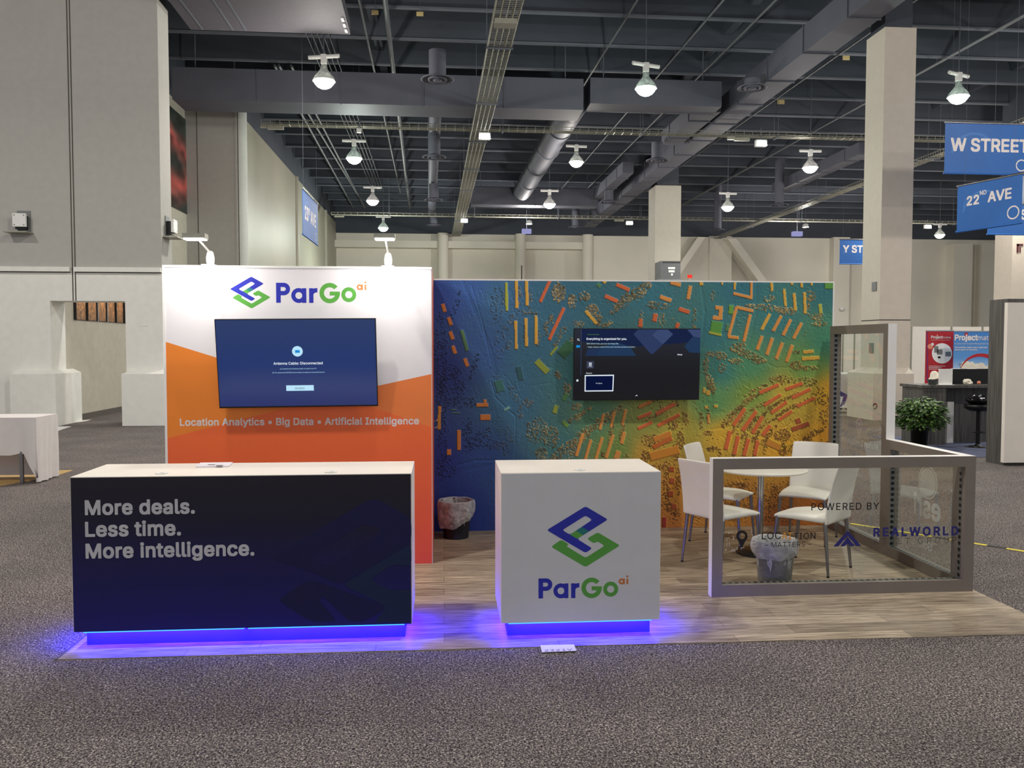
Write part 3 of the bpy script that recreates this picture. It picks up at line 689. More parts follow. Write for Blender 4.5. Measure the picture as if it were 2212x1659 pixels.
    def clump(u, v, ru, rv, n, s=1.0, ang=0):
        for _ in range(int(n*1.9)):
            a_, q_ = r.uniform(0, 6.283), math.sqrt(r.random()); x_, y_ = q_*ru*math.cos(a_), q_*rv*math.sin(a_); x_, y_ = x_*math.cos(ang)-y_*math.sin(ang), x_*math.sin(ang)+y_*math.cos(ang)
            x, y = mpx(u+x_, v+y_); R_ = r.uniform(.8, 1.9)*s; i0, i1, j0, j1 = int(max(0, x-R_-1)), int(min(NU, x+R_+2)), int(max(0, y-R_-1)), int(min(NV, y+R_+2))
            if i1 <= i0 or j1 <= j0: continue
            d = np.hypot(I[j0:j1, i0:i1]-x, J[j0:j1, i0:i1]-y)/R_; k = np.clip(1-d*d, 0, 1)
            h[j0:j1, i0:i1] = np.maximum(h[j0:j1, i0:i1], 2.2+3.0*np.sqrt(k)*(k > 0)*r.uniform(.6, 1.3) - 9*(k <= 0)); tree[j0:j1, i0:i1] = np.maximum(tree[j0:j1, i0:i1], (k > .05)*1.)
    for c in ((952, 760, 14, 90, 150), (975, 830, 30, 45, 120), (955, 880, 12, 60, 60), (990, 870, 45, 14, 50), (955, 955, 10, 70, 50), (1010, 930, 12, 30, 30), (1030, 950, 40, 12, 50, 1, -.7), (965, 1010, 25, 20, 30), (985, 660, 5, 35, 22, 1, .3), (1025, 790, 6, 35, 25, 1, .3), (1075, 660, 16, 40, 40), (1085, 740, 18, 40, 30),
              (1207, 632, 15, 22, 90), (1236, 650, 9, 16, 40), (1262, 640, 12, 10, 30), (1280, 668, 14, 12, 40), (1292, 690, 9, 16, 30), (1190, 690, 5, 14, 12), (1135, 720, 5, 24, 20), (1162, 725, 5, 22, 20), (1180, 710, 6, 16, 18), (1122, 640, 5, 24, 16), (1145, 645, 5, 22, 16), (1140, 675, 28, 5, 22), (1106, 690, 10, 12, 14), (1250, 700, 12, 8, 14), (1310, 700, 14, 6, 16, 1, -.4), (1210, 725, 6, 26, 18, 1, .5), (1232, 740, 8, 12, 12),
              (1345, 650, 8, 40, 60, 1, .75), (1365, 640, 8, 36, 50, 1, .75), (1390, 625, 10, 30, 50, 1, .6), (1420, 660, 28, 8, 40, 1, .15), (1385, 690, 5, 20, 12), (1430, 690, 8, 14, 14), (1500, 690, 5, 26, 20), (1540, 640, 4, 14, 8), (1205, 810, 7, 9, 14), (1225, 840, 10, 14, 16), (1245, 880, 10, 10, 14), (1240, 905, 30, 6, 16, 1, -.5), (1160, 930, 24, 28, 80), (1190, 945, 18, 24, 50), (1170, 980, 14, 14, 40),
              (1185, 1000, 6, 22, 24, 1, .6), (1225, 975, 18, 36, 110, 1, .9), (1260, 940, 12, 30, 60, 1, .8), (1300, 910, 10, 30, 50, 1, .9), (1330, 890, 8, 24, 30, 1, .9), (1260, 890, 22, 5, 20, 1, -.5), (1090, 950, 20, 40, 30, .8), (1060, 960, 40, 12, 60, .8, .1), (1140, 870, 12, 8, 20), (1125, 890, 6, 14, 14), (1110, 850, 8, 26, 24, .8, -.4), (1080, 830, 10, 30, 20, .7, -.3),
              (1660, 665, 50, 7, 60, 1, .1), (1700, 672, 24, 8, 40), (1660, 645, 14, 8, 16), (1750, 640, 12, 12, 30), (1765, 685, 14, 10, 30), (1770, 700, 16, 5, 20), (1745, 670, 5, 16, 12), (1600, 745, 20, 4, 18), (1545, 765, 22, 6, 30), (1525, 790, 6, 22, 30), (1560, 770, 12, 8, 18), (1615, 765, 40, 9, 100, 1, .35), (1590, 780, 16, 6, 24), (1640, 780, 18, 6, 26), (1535, 830, 9, 22, 70, 1, -.3), (1720, 790, 14, 10, 40), (1745, 795, 22, 5, 40), (1560, 795, 8, 10, 14), (1720, 760, 8, 4, 8), (1460, 870, 8, 8, 10),
              (1640, 845, 40, 10, 90, 1, -.45), (1690, 820, 30, 10, 40), (1740, 825, 26, 10, 40), (1770, 855, 16, 22, 30), (1610, 870, 30, 6, 50, 1, -.7), (1590, 890, 20, 6, 30, 1, -.9), (1655, 870, 40, 3.5, 40, 1, -.45), (1690, 865, 40, 3.5, 40, 1, -.45), (1650, 895, 40, 3.5, 40, 1, -.65), (1685, 895, 40, 3.5, 40, 1, -.6), (1720, 875, 36, 3.5, 36, 1, -.45), (1575, 905, 8, 26, 40, 1, .7), (1595, 915, 4, 34, 34, 1, .6), (1620, 920, 4, 36, 36, 1, .6), (1640, 930, 4, 32, 30, 1, .6), (1660, 940, 5, 30, 30, 1, .7),
              (1590, 960, 3.5, 30, 30, 1, .2), (1610, 965, 3.5, 30, 30, 1, .2), (1632, 965, 3.5, 30, 30, 1, .2), (1655, 960, 3.5, 24, 24, 1, .2), (1690, 940, 18, 14, 90), (1720, 965, 40, 9, 80, 1, -.4), (1760, 935, 30, 6, 50, 1, -.5), (1780, 900, 10, 16, 24), (1750, 980, 36, 10, 60, 1, -.3), (1690, 970, 8, 14, 40), (1785, 870, 8, 20, 20),
              (1400, 870, 26, 4, 24, 1, -.4), (1440, 880, 26, 4, 26, 1, -.4), (1410, 900, 26, 4, 24, 1, -.4), (1455, 915, 12, 14, 40), (1480, 900, 6, 20, 24, 1, -.3), (1515, 910, 4, 20, 14), (1530, 895, 5, 10, 10), (1530, 935, 10, 5, 18), (1470, 950, 8, 20, 50, 1, -.1), (1405, 950, 20, 14, 50), (1430, 975, 36, 4, 30, 1, -.25), (1395, 985, 10, 12, 30), (1460, 975, 8, 20, 30), (1415, 1010, 20, 6, 24), (1440, 1010, 8, 16, 24),
              (1440, 1060, 10, 40, 60), (1465, 1040, 6, 30, 40), (1440, 1095, 24, 10, 40), (1460, 1110, 10, 14, 24), (1540, 970, 14, 5, 24), (1555, 985, 4, 16, 16), (1590, 1050, 24, 10, 40), (1640, 1070, 60, 30, 120), (1600, 1105, 50, 22, 90), (1680, 1110, 40, 20, 70), (1560, 1090, 30, 24, 60), (1700, 1060, 40, 20, 50), (1510, 1100, 26, 26, 50), (1345, 930, 4, 22, 20, 1, .25), (1320, 935, 4, 24, 20, 1, .25), (1300, 990, 4, 24, 20, 1, .25), (1355, 1000, 6, 20, 20)): clump(*c)
    for _ in range(420): clump(r.uniform(1400, 1798), r.uniform(860, 1135), 1, 1, 1, r.uniform(.6, 1.1))
    for _ in range(120): clump(r.uniform(1060, 1798), r.uniform(610, 860), 1, 1, 1, r.uniform(.5, .9))
    bmask = np.zeros((NV, NU), bool); bcol = np.zeros((NV, NU, 3))
    def bar(a, b_, w, c, ox, oy, s=4.894, tex=12):
        (ax, ay), (bx, by) = mpx(ox+a[0]/s, oy+a[1]/s), mpx(ox+b_[0]/s, oy+b_[1]/s); k = abs(mpx(ox+1, oy)[0]-mpx(ox, oy)[0]); hw = w/s*k/2
        dx, dy = bx-ax, by-ay; L = math.hypot(dx, dy)+1e-9; ex, ey = dx/L, dy/L
        sx = (I-ax)*ex+(J-ay)*ey; sy = -(I-ax)*ey+(J-ay)*ex; m = (sx > -.5) & (sx < L+.5) & (np.abs(sy+.0*sx)< hw)
        h[m] = 6.5; bmask[m] = True; tree[m] = 0; bcol[m] = np.array(c)
    YE, ORG, RED, BRN, LIM, GRN = (212, 164, 66), (214, 144, 70), (208, 104, 58), (200, 128, 60), (140, 156, 62), (84, 128, 86)
    A1 = (930, 590)
    for a, b_, w, c in (((800, 100), (806, 400), 32, (168, 172, 62)), ((905, 60), (912, 370), 32, YE), ((1012, 60), (1022, 345), 34, YE), ((900, 505), (905, 800), 32, YE), ((1008, 480), (1014, 775), 32, YE), ((1113, 452), (1117, 748), 34, YE), ((1275, 50), (1160, 305), 34, RED), ((1410, 370), (1255, 705), 36, RED),
                        ((1640, 400), (1755, 535), 36, YE), ((1765, 115), (1795, 145), 40, GRN), ((1820, 70), (1850, 105), 36, YE), ((1965, 120), (2100, 178), 42, RED), ((1845, 242), (1975, 300), 44, RED), ((128, 328), (152, 408), 40, BRN), ((190, 470), (218, 548), 40, BRN), ((207, 620), (236, 700), 40, BRN), ((236, 770), (262, 850), 40, BRN), ((362, 905), (392, 985), 40, BRN),
                        ((330, 605), (388, 820), 38, GRN), ((490, 1395), (605, 1395), 38, BRN), ((576, 1340), (576, 1390), 30, BRN), ((526, 1525), (632, 1525), 62, BRN), ((95, 1410), (90, 1650), 34, (196, 140, 60)), ((218, 1445), (268, 1445), 11, GRN), ((230, 1480), (312, 1480), 12, GRN), ((1122, 930), (1240, 1045), 70, LIM), ((1340, 778), (1268, 865), 28, LIM), ((1380, 870), (1490, 740), 120, (62, 108, 76)), ((1445, 1278), (1402, 1342), 46, (84, 136, 82)), ((1335, 1402), (1308, 1480), 50, LIM), ((1400, 1568), (1452, 1622), 40, (110, 150, 66)), ((715, 1135), (745, 1250), 88, (58, 108, 102)), ((930, 990), (960, 1130), 60, (50, 92, 100)), ((780, 1450), (835, 1420), 30, (110, 160, 150))): bar(a, b_, w, c, *A1)
    A3 = (930, 840)
    for a, b_, w, c in (((1830, 270), (1790, 432), 30, ORG), ((1945, 245), (1905, 410), 28, ORG), ((2065, 220), (2025, 380), 32, ORG), ((1610, 475), (1540, 712), 34, ORG), ((1695, 540), (1635, 750), 32, ORG), ((1815, 515), (1745, 750), 32, ORG), ((1930, 490), (1855, 732), 34, ORG), ((2050, 460), (2018, 580), 40, ORG), ((300, 440), (300, 645), 36, BRN), ((195, 640), (195, 698), 48, BRN), ((1990, 660), (1960, 740), 60, (206, 140, 70))): bar(a, b_, w, c, *A3)
    A2 = (1380, 590)
    for a, b_, w, c in (((335, 98), (440, 125), 44, ORG), ((545, 138), (520, 275), 40, ORG), ((225, 250), (340, 290), 44, ORG), ((425, 378), (532, 414), 44, RED), ((177, 432), (163, 510), 50, RED), ((418, 528), (398, 580), 42, RED), ((22, 490), (12, 570), 44, RED), ((652, 80), (664, 128), 40, YE), ((880, 80), (878, 125), 22, YE), ((1018, 80), (1010, 172), 24, YE), ((1000, 215), (1195, 262), 32, ORG), ((1192, 80), (1186, 275), 30, ORG),
                        ((1400, 80), (1408, 190), 30, YE), ((1535, 170), (1550, 350), 30, YE), ((1640, 215), (1655, 396), 34, YE), ((1750, 205), (1758, 430), 32, YE), ((1615, 80), (1617, 125), 30, YE), ((1720, 80), (1720, 150), 28, YE), ((1825, 80), (1826, 132), 26, YE), ((1915, 330), (1925, 425), 38, (176, 170, 62)), ((810, 365), (888, 368), 40, ORG), ((868, 365), (858, 490), 44, ORG), ((783, 470), (862, 480), 44, ORG), ((830, 515), (806, 640), 124, (88, 146, 62)), ((742, 628), (872, 655), 28, (164, 168, 64)), ((978, 340), (968, 432), 52, (104, 156, 64)), ((940, 540), (930, 615), 36, GRN),
                        ((1032, 360), (950, 665), 34, ORG), ((1030, 360), (1208, 402), 36, ORG), ((945, 672), (1052, 686), 36, ORG), ((1178, 440), (1110, 722), 36, ORG), ((1385, 432), (1298, 597), 36, YE), ((1505, 452), (1420, 612), 36, ORG), ((1605, 492), (1525, 657), 36, ORG), ((1720, 528), (1635, 692), 36, ORG), ((1302, 668), (1250, 812), 38, ORG), ((1412, 688), (1352, 862), 38, ORG), ((1517, 738), (1452, 907), 38, ORG), ((1622, 763), (1562, 937), 40, ORG), ((1738, 838), (1845, 826), 38, YE), ((1725, 905), (1908, 895), 42, YE), ((1970, 130), (2060, 130), 70, (92, 150, 70)),
                        ((732, 1240), (732, 1292), 46, YE), ((690, 1215), (690, 1270), 26, YE), ((700, 1420), (728, 1420), 30, YE), ((800, 1410), (830, 1408), 32, YE), ((735, 1500), (735, 1590), 30, ORG), ((1275, 1265), (1480, 1180), 40, RED), ((1550, 1230), (1730, 1165), 40, RED), ((1325, 1400), (1500, 1285), 38, RED), ((1620, 1320), (1815, 1225), 38, RED), ((1400, 1480), (1565, 1360), 38, RED), ((1670, 1410), (1860, 1320), 36, RED), ((1475, 1555), (1620, 1460), 38, RED), ((0, 1420), (130, 1360), 36, BRN), ((185, 1490), (380, 1385), 38, RED), ((200, 1615), (430, 1495), 38, RED), ((-10, 1535), (130, 1475), 36, RED), ((-10, 1645), (140, 1575), 36, RED)): bar(a, b_, w, c, *A2)
    A4 = (1380, 840); DK = (168, 86, 52)
    for a, b_, w, c in (((920, 640), (965, 445), 46, RED), ((1008, 695), (1050, 500), 46, RED), ((1112, 705), (1160, 530), 46, RED), ((1225, 705), (1258, 548), 44, RED), ((1200, 470), (1308, 295), 44, RED), ((1308, 492), (1390, 388), 44, RED), ((1093, 440), (1242, 236), 42, RED), ((998, 387), (1122, 207), 42, RED), ((345, 825), (345, 872), 58, DK), ((350, 948), (350, 1002), 60, DK), ((335, 1083), (335, 1137), 60, DK), ((370, 1218), (370, 1272), 60, DK), ((270, 1360), (270, 1460), 44, (160, 60, 50)), ((160, 540), (340, 470), 60, (206, 132, 56)), ((150, 620), (350, 520), 50, (196, 108, 52)), ((120, 720), (420, 640), 90, (206, 138, 54)), ((1660, 350), (1710, 330), 60, DK), ((1620, 430), (1800, 365), 50, DK), ((1410, 620), (1440, 560), 160, (200, 134, 54))): bar(a, b_, w, c, *A4)
    hs = h.copy(); gx = np.zeros_like(h); gy = np.zeros_like(h); gx[:, 1:-1] = (hs[:, 2:]-hs[:, :-2])/2; gy[1:-1] = (hs[2:]-hs[:-2])/2
    sh = np.clip(1 + .19*(-gx*.75 - gy*.9), .22, 1.4); sp = noise2(NV, NU, 2.4, 8)[..., None]; sp2 = noise2(NV, NU, 14, 9)[..., None]
    tcol = np.array([178, 138, 78.]); warm = np.clip((rgb[..., 0]-60)/120, 0, 1)[..., None]
    left = np.clip((250-I)/170, 0, 1)[..., None]
    tc2 = (tcol*(1-warm)+np.array([140, 96, 52.])*warm)*(1-left)+rgb*.72*left
    out = rgb.copy(); tc3 = np.clip(tc2*(.42+.75*sp)*(.75+.5*sp2), 0, 255); out = np.where(tree[..., None] > 0, tc3*.8+rgb*.2, out); out = np.where(bmask[..., None], bcol, out)
    out *= np.where(bmask, np.clip(sh, .55, 1.1), sh)[..., None]
    return np.clip(out*1.04, 6, 245)
gridprint('map_graphic', MP0, (MPW, 0, 0), (0, 0, MPH), NU, NV, map_print(), attrmat('map_ink', .5), t)

# televisions
def television(name, label, corners, ya, yb, rz, draw):
    tl, tr, br, bl = corners
    A, B, C_, D = aty(*tl, ya), aty(*tr, ya), aty(*br, yb), aty(*bl, yb)
    o = (A+B+C_+D)/4; ux = ((B-A)+(C_-D)).normalized(); uz = ((A-D)+(B-C_)); uz = (uz-ux*uz.dot(ux)).normalized(); nrm = ux.cross(uz)
    W_ = ((B-A).length+(C_-D).length)/2; H_ = ((A-D).length+(B-C_).length)/2
    t = thing(name, label, 'television', o); t.location = o
    P = lambda x, z, d: o + ux*x + uz*z - nrm*(-d)      # d: towards the viewer is positive along -y
    n = nrm if nrm.y < 0 else -nrm
    P = lambda x, z, d: o + ux*x + uz*z + n*d
    def slab(b, x0, x1, z0, z1, d0, d1, m=0):
        v = [P(x, z, d) for d in (d0, d1) for z in (z0, z1) for x in (x0, x1)]
        b.add(v, [(0, 2, 3, 1), (4, 5, 7, 6), (0, 1, 5, 4), (2, 6, 7, 3), (0, 4, 6, 2), (1, 3, 7, 5)], m); return b
    w, h_ = W_/2, H_/2
    b = slab(MB(), -w, w, -h_, h_, -.03, 0); slab(b, -w*.7, w*.7, -h_*.75, h_*.6, -.05, -.03); b.build('housing', 'black', t, bevel=.003)
    slab(MB(), -.22, .22, -.02, .2, -.10, -.045).build('wall_bracket', 'black', t)
    slab(MB(), -w+.007, w-.007, -h_+.013, h_-.007, 0, .0012).build('screen', draw[0], t)
    scr = t.children[-1]
    draw[1](scr, P, ux, uz, w, h_)
    return t
TW = emat('screen_text_white', (226, 236, 246), 1.0); TCY = emat('screen_cyan', (186, 228, 250), 1.0); TBL = emat('screen_icon_blue', (28, 140, 210), 1.0); TGR = emat('screen_green', (100, 170, 70), .8); TIN = emat('screen_ink', (70, 84, 108), 1.0)
def scr_grad(name, stops, glossy=.18):
    m, nt, b = newmat(name); L = nt.links.new
    tc = N(nt, 'ShaderNodeTexCoord'); sp = N(nt, 'ShaderNodeSeparateXYZ'); L(tc.outputs['Object'], sp.inputs[0])
    mr = N(nt, 'ShaderNodeMapRange'); mr.inputs['From Min'].default_value = -.37; mr.inputs['From Max'].default_value = .37; L(sp.outputs[2], mr.inputs['Value'])
    r = N(nt, 'ShaderNodeValToRGB'); el = r.color_ramp.elements
    while len(el) < len(stops): el.new(.5)
    for e, (p, c) in zip(el, stops): e.position = p; e.color = (*lin(c), 1)
    L(mr.outputs[0], r.inputs['Fac']); b.inputs['Base Color'].default_value = (.004, .004, .005, 1); b.inputs['Roughness'].default_value = glossy
    b.inputs['Specular IOR Level'].default_value = .5
    L(r.outputs['Color'], b.inputs['Emission Color']); b.inputs['Emission Strength'].default_value = .8
    return m
def draw1(t, P, ux, uz, w, h):
    X = lambda u: (u-640.5)/347*2*w; Z = lambda v: (784.7-v)/191*2*h
    def circ(u, v, rpx, m, d, nm):
        r = rpx/347*2*w; MB().add([P(X(u)+r*math.cos(a), Z(v)+r*math.sin(a), d) for a in np.linspace(0, 2*math.pi, 40, endpoint=False)], [tuple(range(40))]).build(nm, m, t)
    circ(641.6, 758.6, 11.6, TCY, .002, 'screen_icon')
    def rect(u0, u1, v0, v1, m, d, nm='screen_icon'): MB().quad(P(X(u0), Z(v1), d), P(X(u1), Z(v1), d), P(X(u1), Z(v0), d), P(X(u0), Z(v0), d)).build(nm, m, t)
    rect(636.7, 646.7, 756, 761.8, TBL, .003)
    rect(614, 674, 832, 844, TCY, .002, 'screen_button')
    for s, u0, u1, vb, m, wt, d in (('Antenna Cable: Disconnected', 588.8, 695.5, 787, TW, .02, .002), ('(1) Connect the Antenna cable to watch Live TV.', 602.5, 682, 797.3, TCY, .0, .002), ('(2) Or, press the SOURCE button below to select a connected source.', 585.5, 699.5, 805.3, TCY, .0, .002), ('SOURCE', 633, 654, 840.6, TIN, .01, .003)):
        ptext(s, P(X(u0), Z(vb), d), ux, uz, X(u1)-X(u0), m, t, 'screen_text', wt, 1, 30)
television('television', 'wall television on the orange wall showing a blue antenna message', ((464.9, 689.1), (812.4, 688.1), (815.8, 876.7), (471.6, 882.8)), 6.84, 6.93, 0, (scr_grad('screen_blue', [(0, (30, 50, 112)), (.5, (32, 56, 116)), (1, (48, 66, 112))]), draw1))
def draw2(t, P, ux, uz, w, h):
    X = lambda x: (x-1072)/1880*2*w; Z = lambda y: (670-y)/1070*2*h
    def poly(pts, m, d, nm): MB().add([P(X(x), Z(y), d) for x, y in reversed(pts)], [tuple(range(len(pts)))]).build(nm, m, t)
    sb = [emat('screen_tile_%d' % i, c, 1.0) for i, c in enumerate(((46, 58, 94), (58, 72, 110), (34, 50, 82), (34, 56, 86), (10, 20, 56), (58, 62, 84)))]
    poly([(245, 145), (2010, 145), (2010, 330), (1100, 400), (245, 330)], emat('screen_sky', (24, 34, 66), 1.0), .0016, 'screen_picture')
    poly([(1010, 220), (1080, 150), (1520, 150), (1600, 220), (1310, 510), (1270, 510)], sb[0], .0020, 'screen_picture')
    poly([(1290, 235), (1370, 155), (1520, 150), (1600, 220), (1450, 370)], sb[1], .0024, 'screen_picture')
    poly([(1810, 150), (2010, 150), (2010, 280), (1900, 250)], sb[1], .0020, 'screen_picture')
    poly([(1770, 400), (1900, 250), (2010, 290), (2010, 500), (1850, 490)], sb[3], .0020, 'screen_picture')
    poly([(465, 540), (560, 400), (760, 340), (960, 400), (1055, 540)], sb[3], .0020, 'screen_picture')
    poly([(300, 540), (340, 440), (560, 420), (575, 540)], sb[2], .0018, 'screen_picture')
    poly([(322, 617), (430, 617), (430, 725), (322, 725)], sb[5], .002, 'screen_tile')
    for k in range(4): x, y = 358+22*(k % 2), 640+24*(k//2); poly([(x, y), (x+16, y), (x+16, y+18), (x, y+18)], TW, .003, 'screen_icon')
    poly([(297, 825), (730, 820), (722, 1068), (297, 1070)], TW, .002, 'screen_tile'); poly([(312, 840), (714, 837), (708, 1052), (312, 1054)], sb[4], .003, 'screen_tile')
    poly([(236, 150), (244, 150), (240, 830), (234, 830)], sb[1], .003, 'screen_line'); poly([(168, 382), (224, 382), (222, 416), (168, 418)], TBL, .003, 'screen_icon'); poly([(176, 890), (204, 890), (202, 918), (174, 920)], TW, .003, 'screen_icon')
    poly([(1046, 1148), (1070, 1120), (1092, 1148), (1070, 1132)], TW, .003, 'screen_icon')
    V, Fc = sdfshape(U(RING(196, -298, 15, 10), AND(WEDGE(200, -302, -60, -30), AND(CIR(196, -298, 26), lambda a, b_: 12-np.hypot(a-196, b_+298)))), 175, 225, -330, -275, 40); MB().add([P(X(x), Z(-y), .003) for x, y in V], Fc).build('screen_icon', TW, t)
    for s, x0, x1, y, m, wt in (('Everything is organized for you.', 318, 912, 303, TW, .03), ('With Smart Hub, you can do things like', 320, 790, 368, TCY, .0), ('- Enjoy various content from your favorite content providers.', 322, 1040, 417, TCY, .0), ('Terms & Policy Setup', 326, 502, 230, TGR, .0), ('Setup', 1668, 1742, 532, TW, .02), ('Recent', 318, 404, 806, TW, .0), ('No Signal', 462, 556, 955, TW, .0), ('APPS', 352, 402, 705, TW, .01)):
        ptext(s, P(X(x0), Z(y), .0035), ux, uz, X(x1)-X(x0), m, t, 'screen_text', wt, 1, 30)
television('television', 'wall television on the map wall showing a dark setup menu', ((1240.2, 709.2), (1513.7, 710), (1510, 863.6), (1238, 865.8)), 8.06, 8.09, 0, (scr_grad('screen_black', [(0, (14, 16, 22)), (.55, (10, 12, 20)), (1, (20, 26, 44))]), draw2))

# arm lights on top of the display wall
PADL = emat('arm_light_diffuser', (255, 250, 240), 9.0)
def arm_light(label, base, elbow, head, w):
    bx = aty(*base, OY+.12).x; e = aty(*elbow, OY+.02); hd = aty(*head, OY-.34)
    t = thing('arm_light', label, 'arm light', (bx, OY+.1, HW), 0, 'arm lights above the orange wall')
    MB().box(bx-.05, bx+.05, OY+.02, OY+.2, HW, HW+.012).build('clamp', 'white', t, bevel=.003)
    MB().lathe([(.02, .012), (.032, .03), (.034, .07), (.024, .115), (.012, .125), (0, .126)], (bx, OY+.1, HW), 18).build('base', 'white', t)
    MB().cyl((bx, OY+.1, HW+.11), (hd.x, hd.y+.05, hd.z+.005), .008, n=10).build('arm', 'white', t)
    ww = w/FPX*(OY-.34)/2
    MB().box(hd.x-ww, hd.x+ww, hd.y-.05, hd.y+.05, hd.z-.008, hd.z+.03).build('lamp_head', 'tray', t, bevel=.01)
    hdo = t.children[-1]
    b = MB(); b.box(hd.x-ww+.008, hd.x+ww-.008, hd.y-.052, hd.y+.045, hd.z-.016, hd.z-.006); b.build('diffuser', PADL, hdo)
    area('arm_light_lamp', (hd.x, hd.y+.03, hd.z-.022), (math.radians(12), 0, 0), ww*1.8, .06, PAD_W, (1, .97, .92), t)
arm_light('white arm light at the left end of the orange wall', (456, 572), (450, 545), (422, 514), 46)
arm_light('white arm light at the right end of the orange wall', (839, 574), (840, 545), (831, 514), 44)

# wastebaskets
def basket(label, p, rt, rb, h, body, lip, drop, tilt, wob):
    t = thing('wastebasket', label, 'wastebasket', (p.x, p.y, .005))
    c = (p.x, p.y, .005)
    MB().lathe([(0, .004), (rb, .004), (rb+.002, .0), (rb, .006), (rt, h), (rt+.008, h), (rt+.008, h-.012), (rt+.002, h-.012)], c, 36).build('bin', body, t)
    n = 48; b = MB(); rows = [(rt-.012, -.10), (rt-.006, -.02), (rt+.0, .006), (rt+.014, .010), (rt+.022, -.02), (rt+.028, -.3), (rt+.026, -.7), (rt+.012, -1.), (rt+.004, -1.03)]
    P = []; r = random.Random(3)
    ph = [r.uniform(0, 6) for _ in range(4)]
    for j, (rr, zz) in enumerate(rows):
        for i in range(n):
            q = 2*math.pi*i/n; w_ = wob*(math.sin(7*q+ph[0])+.7*math.sin(13*q+ph[1]+j)+.4*math.sin(23*q+ph[2]-j))*min(1, j/3)
            dd = drop*(1+tilt*math.cos(q+2.4)+.05*math.sin(5*q+ph[3])); z = h + (zz*dd if zz < -.1 or j > 3 else zz)
            P.append((c[0]+(rr+w_)*math.cos(q), c[1]+(rr+w_)*math.sin(q), c[2]+z))
    b.add(P, [(j*n+i, j*n+(i+1) % n, (j+1)*n+(i+1) % n, (j+1)*n+i) for j in range(len(rows)-1) for i in range(n)], 0, True)
    b.build('liner', 'liner', t)
    b = MB(); b.lathe([(rb*.92, .02), (rb*.98, .08), (rt*.9, h*.55), (rt*.93, h*.9)], c, 40, 0, lambda q, j: .04*math.sin(6*q+j)+.03*math.sin(15*q+2*j)); b.build('liner_bag', 'liner', t)
    return t
g = atz(985, 1158)
basket('dark wastebasket with a puffed clear liner beside the orange wall', Vector((g.x, 7.97, 0)), .148, .118, .345, 'bin_dark', 0, .175, .38, .006)
g = atz(1673, 1266)
basket('grey wastebasket with a clear liner under the round table', Vector((g.x, g.y, 0)), .146, .118, .345, 'bin_smoke', 0, .10, .2, .004)

# round table
g = Vector((aty(1642.5, 1100, 7.15).x, 7.15, 0)); TXY = g
t = thing('round_table', 'round white pedestal table among four white chairs', 'table', (g.x, g.y, .005))
MB().lathe([(0, .722), (.375, .722), (.388, .73), (.388, .738), (.38, .745), (0, .745)], (g.x, g.y, .005), 56).build('tabletop', 'lam', t)
MB().cyl((g.x, g.y, .02), (g.x, g.y, .727), .027, n=24).build('column', 'chrome', t)
MB().lathe([(0, 0), (.2, 0), (.205, .006), (.19, .013), (.06, .02), (.04, .05), (.028, .055)], (g.x, g.y, .005), 40).build('base', 'black', t)

# chairs
def chair(label):
    t = thing('dining_chair', label, 'chair', (0, 0, 0.005), 0, 'white chairs around the round table')
    b = MB(); n = 10
    def slab(fn, nu, nv, nm, m, sub=1):
        b = MB(); P = []; 
        for side in (0, 1):
            for j in range(nv+1):
                for i in range(nu+1): P.append(fn(math.sin((i/nu*2-1)*math.pi/2), .5-.5*math.cos(j/nv*math.pi), side))
        S_ = (nu+1)*(nv+1); f = []
        for j in range(nv):
            for i in range(nu):
                a = j*(nu+1)+i; f.append((a, a+nu+1, a+nu+2, a+1)); a += S_; f.append((a, a+1, a+nu+2, a+nu+1))
        rim = [i for i in range(nu+1)] + [j*(nu+1)+nu for j in range(1, nv+1)] + [nv*(nu+1)+i for i in range(nu-1, -1, -1)] + [j*(nu+1) for j in range(nv-1, 0, -1)]
        for k in range(len(rim)): a, c_ = rim[k], rim[(k+1) % len(rim)]; f.append((a, c_, c_+S_, a+S_))
        b.add(P, f, 0, True); o = b.build(nm, m, t, local=True, sub=sub); 
        for e in o.data.polygons: e.use_smooth = True
        return o
    def seat(u, v, s):
        y = -.215+.435*v; w = .222-.012*v; z = .462+.006*math.cos(u*1.4)*(1-abs(v-.45)) - (.02 if v > .93 else 0)
        e = max(abs(u), 0)**10*.008; return (u*w, y, z-e-(.042 if s else 0)*(1-.35*(v > .9)))
    def back(u, v, s):
        z = .405+.475*v; w = .222+.004*math.sin(v*3.1)-.014*v; lean = .075*v*v+.02*v; y = -.212-lean-.022*(1-u*u)*v
        e = .006*abs(u)**8*(v > .97)-.010*u*u*(v > .97)*0; th = .030-.012*v
        return (u*w, y-(th if not s else 0)+.004, z-e)
    slab(seat, 8, 6, 'seat', 'leather'); slab(back, 8, 7, 'backrest', 'leather')
    for sx in (-1, 1):
        for yt, yb_ in ((.19, .225), (-.205, -.245)):
            a = (sx*.195, yt, .425); c_ = (sx*.215, yb_, .012)
            lg = MB().cyl(a, c_, .0165, .0105, 12).build('leg', 'legsteel', t, local=True); MB().cyl(c_, (c_[0]*1.001, c_[1]*1.001, 0), .0112, .0112, 10).build('foot_cap', 'black', lg, local=True)
    return t
C0_ = chair('white chair at front left of the table, back toward the long counter')
ft = lambda *q: [atz(*p) for p in q]
def cpose(a, b_, ref):
    m_ = (a+b_)/2; d = b_-a; nrm = Vector((-d.y, d.x, 0)).normalized(); 
    if nrm.dot(ref-m_) < 0: nrm = -nrm
    return m_+nrm*.245, math.atan2(nrm.y, nrm.x)-math.pi/2
pa, ra = cpose(*ft((1468.6, 1213), (1562.6, 1241)), TXY)
pb, rb_ = cpose(*ft((1787.4, 1250), (1838.5, 1226.5)), TXY)
C0_.location = (pa.x, pa.y, .005); C0_.rotation_euler = (0, 0, ra)
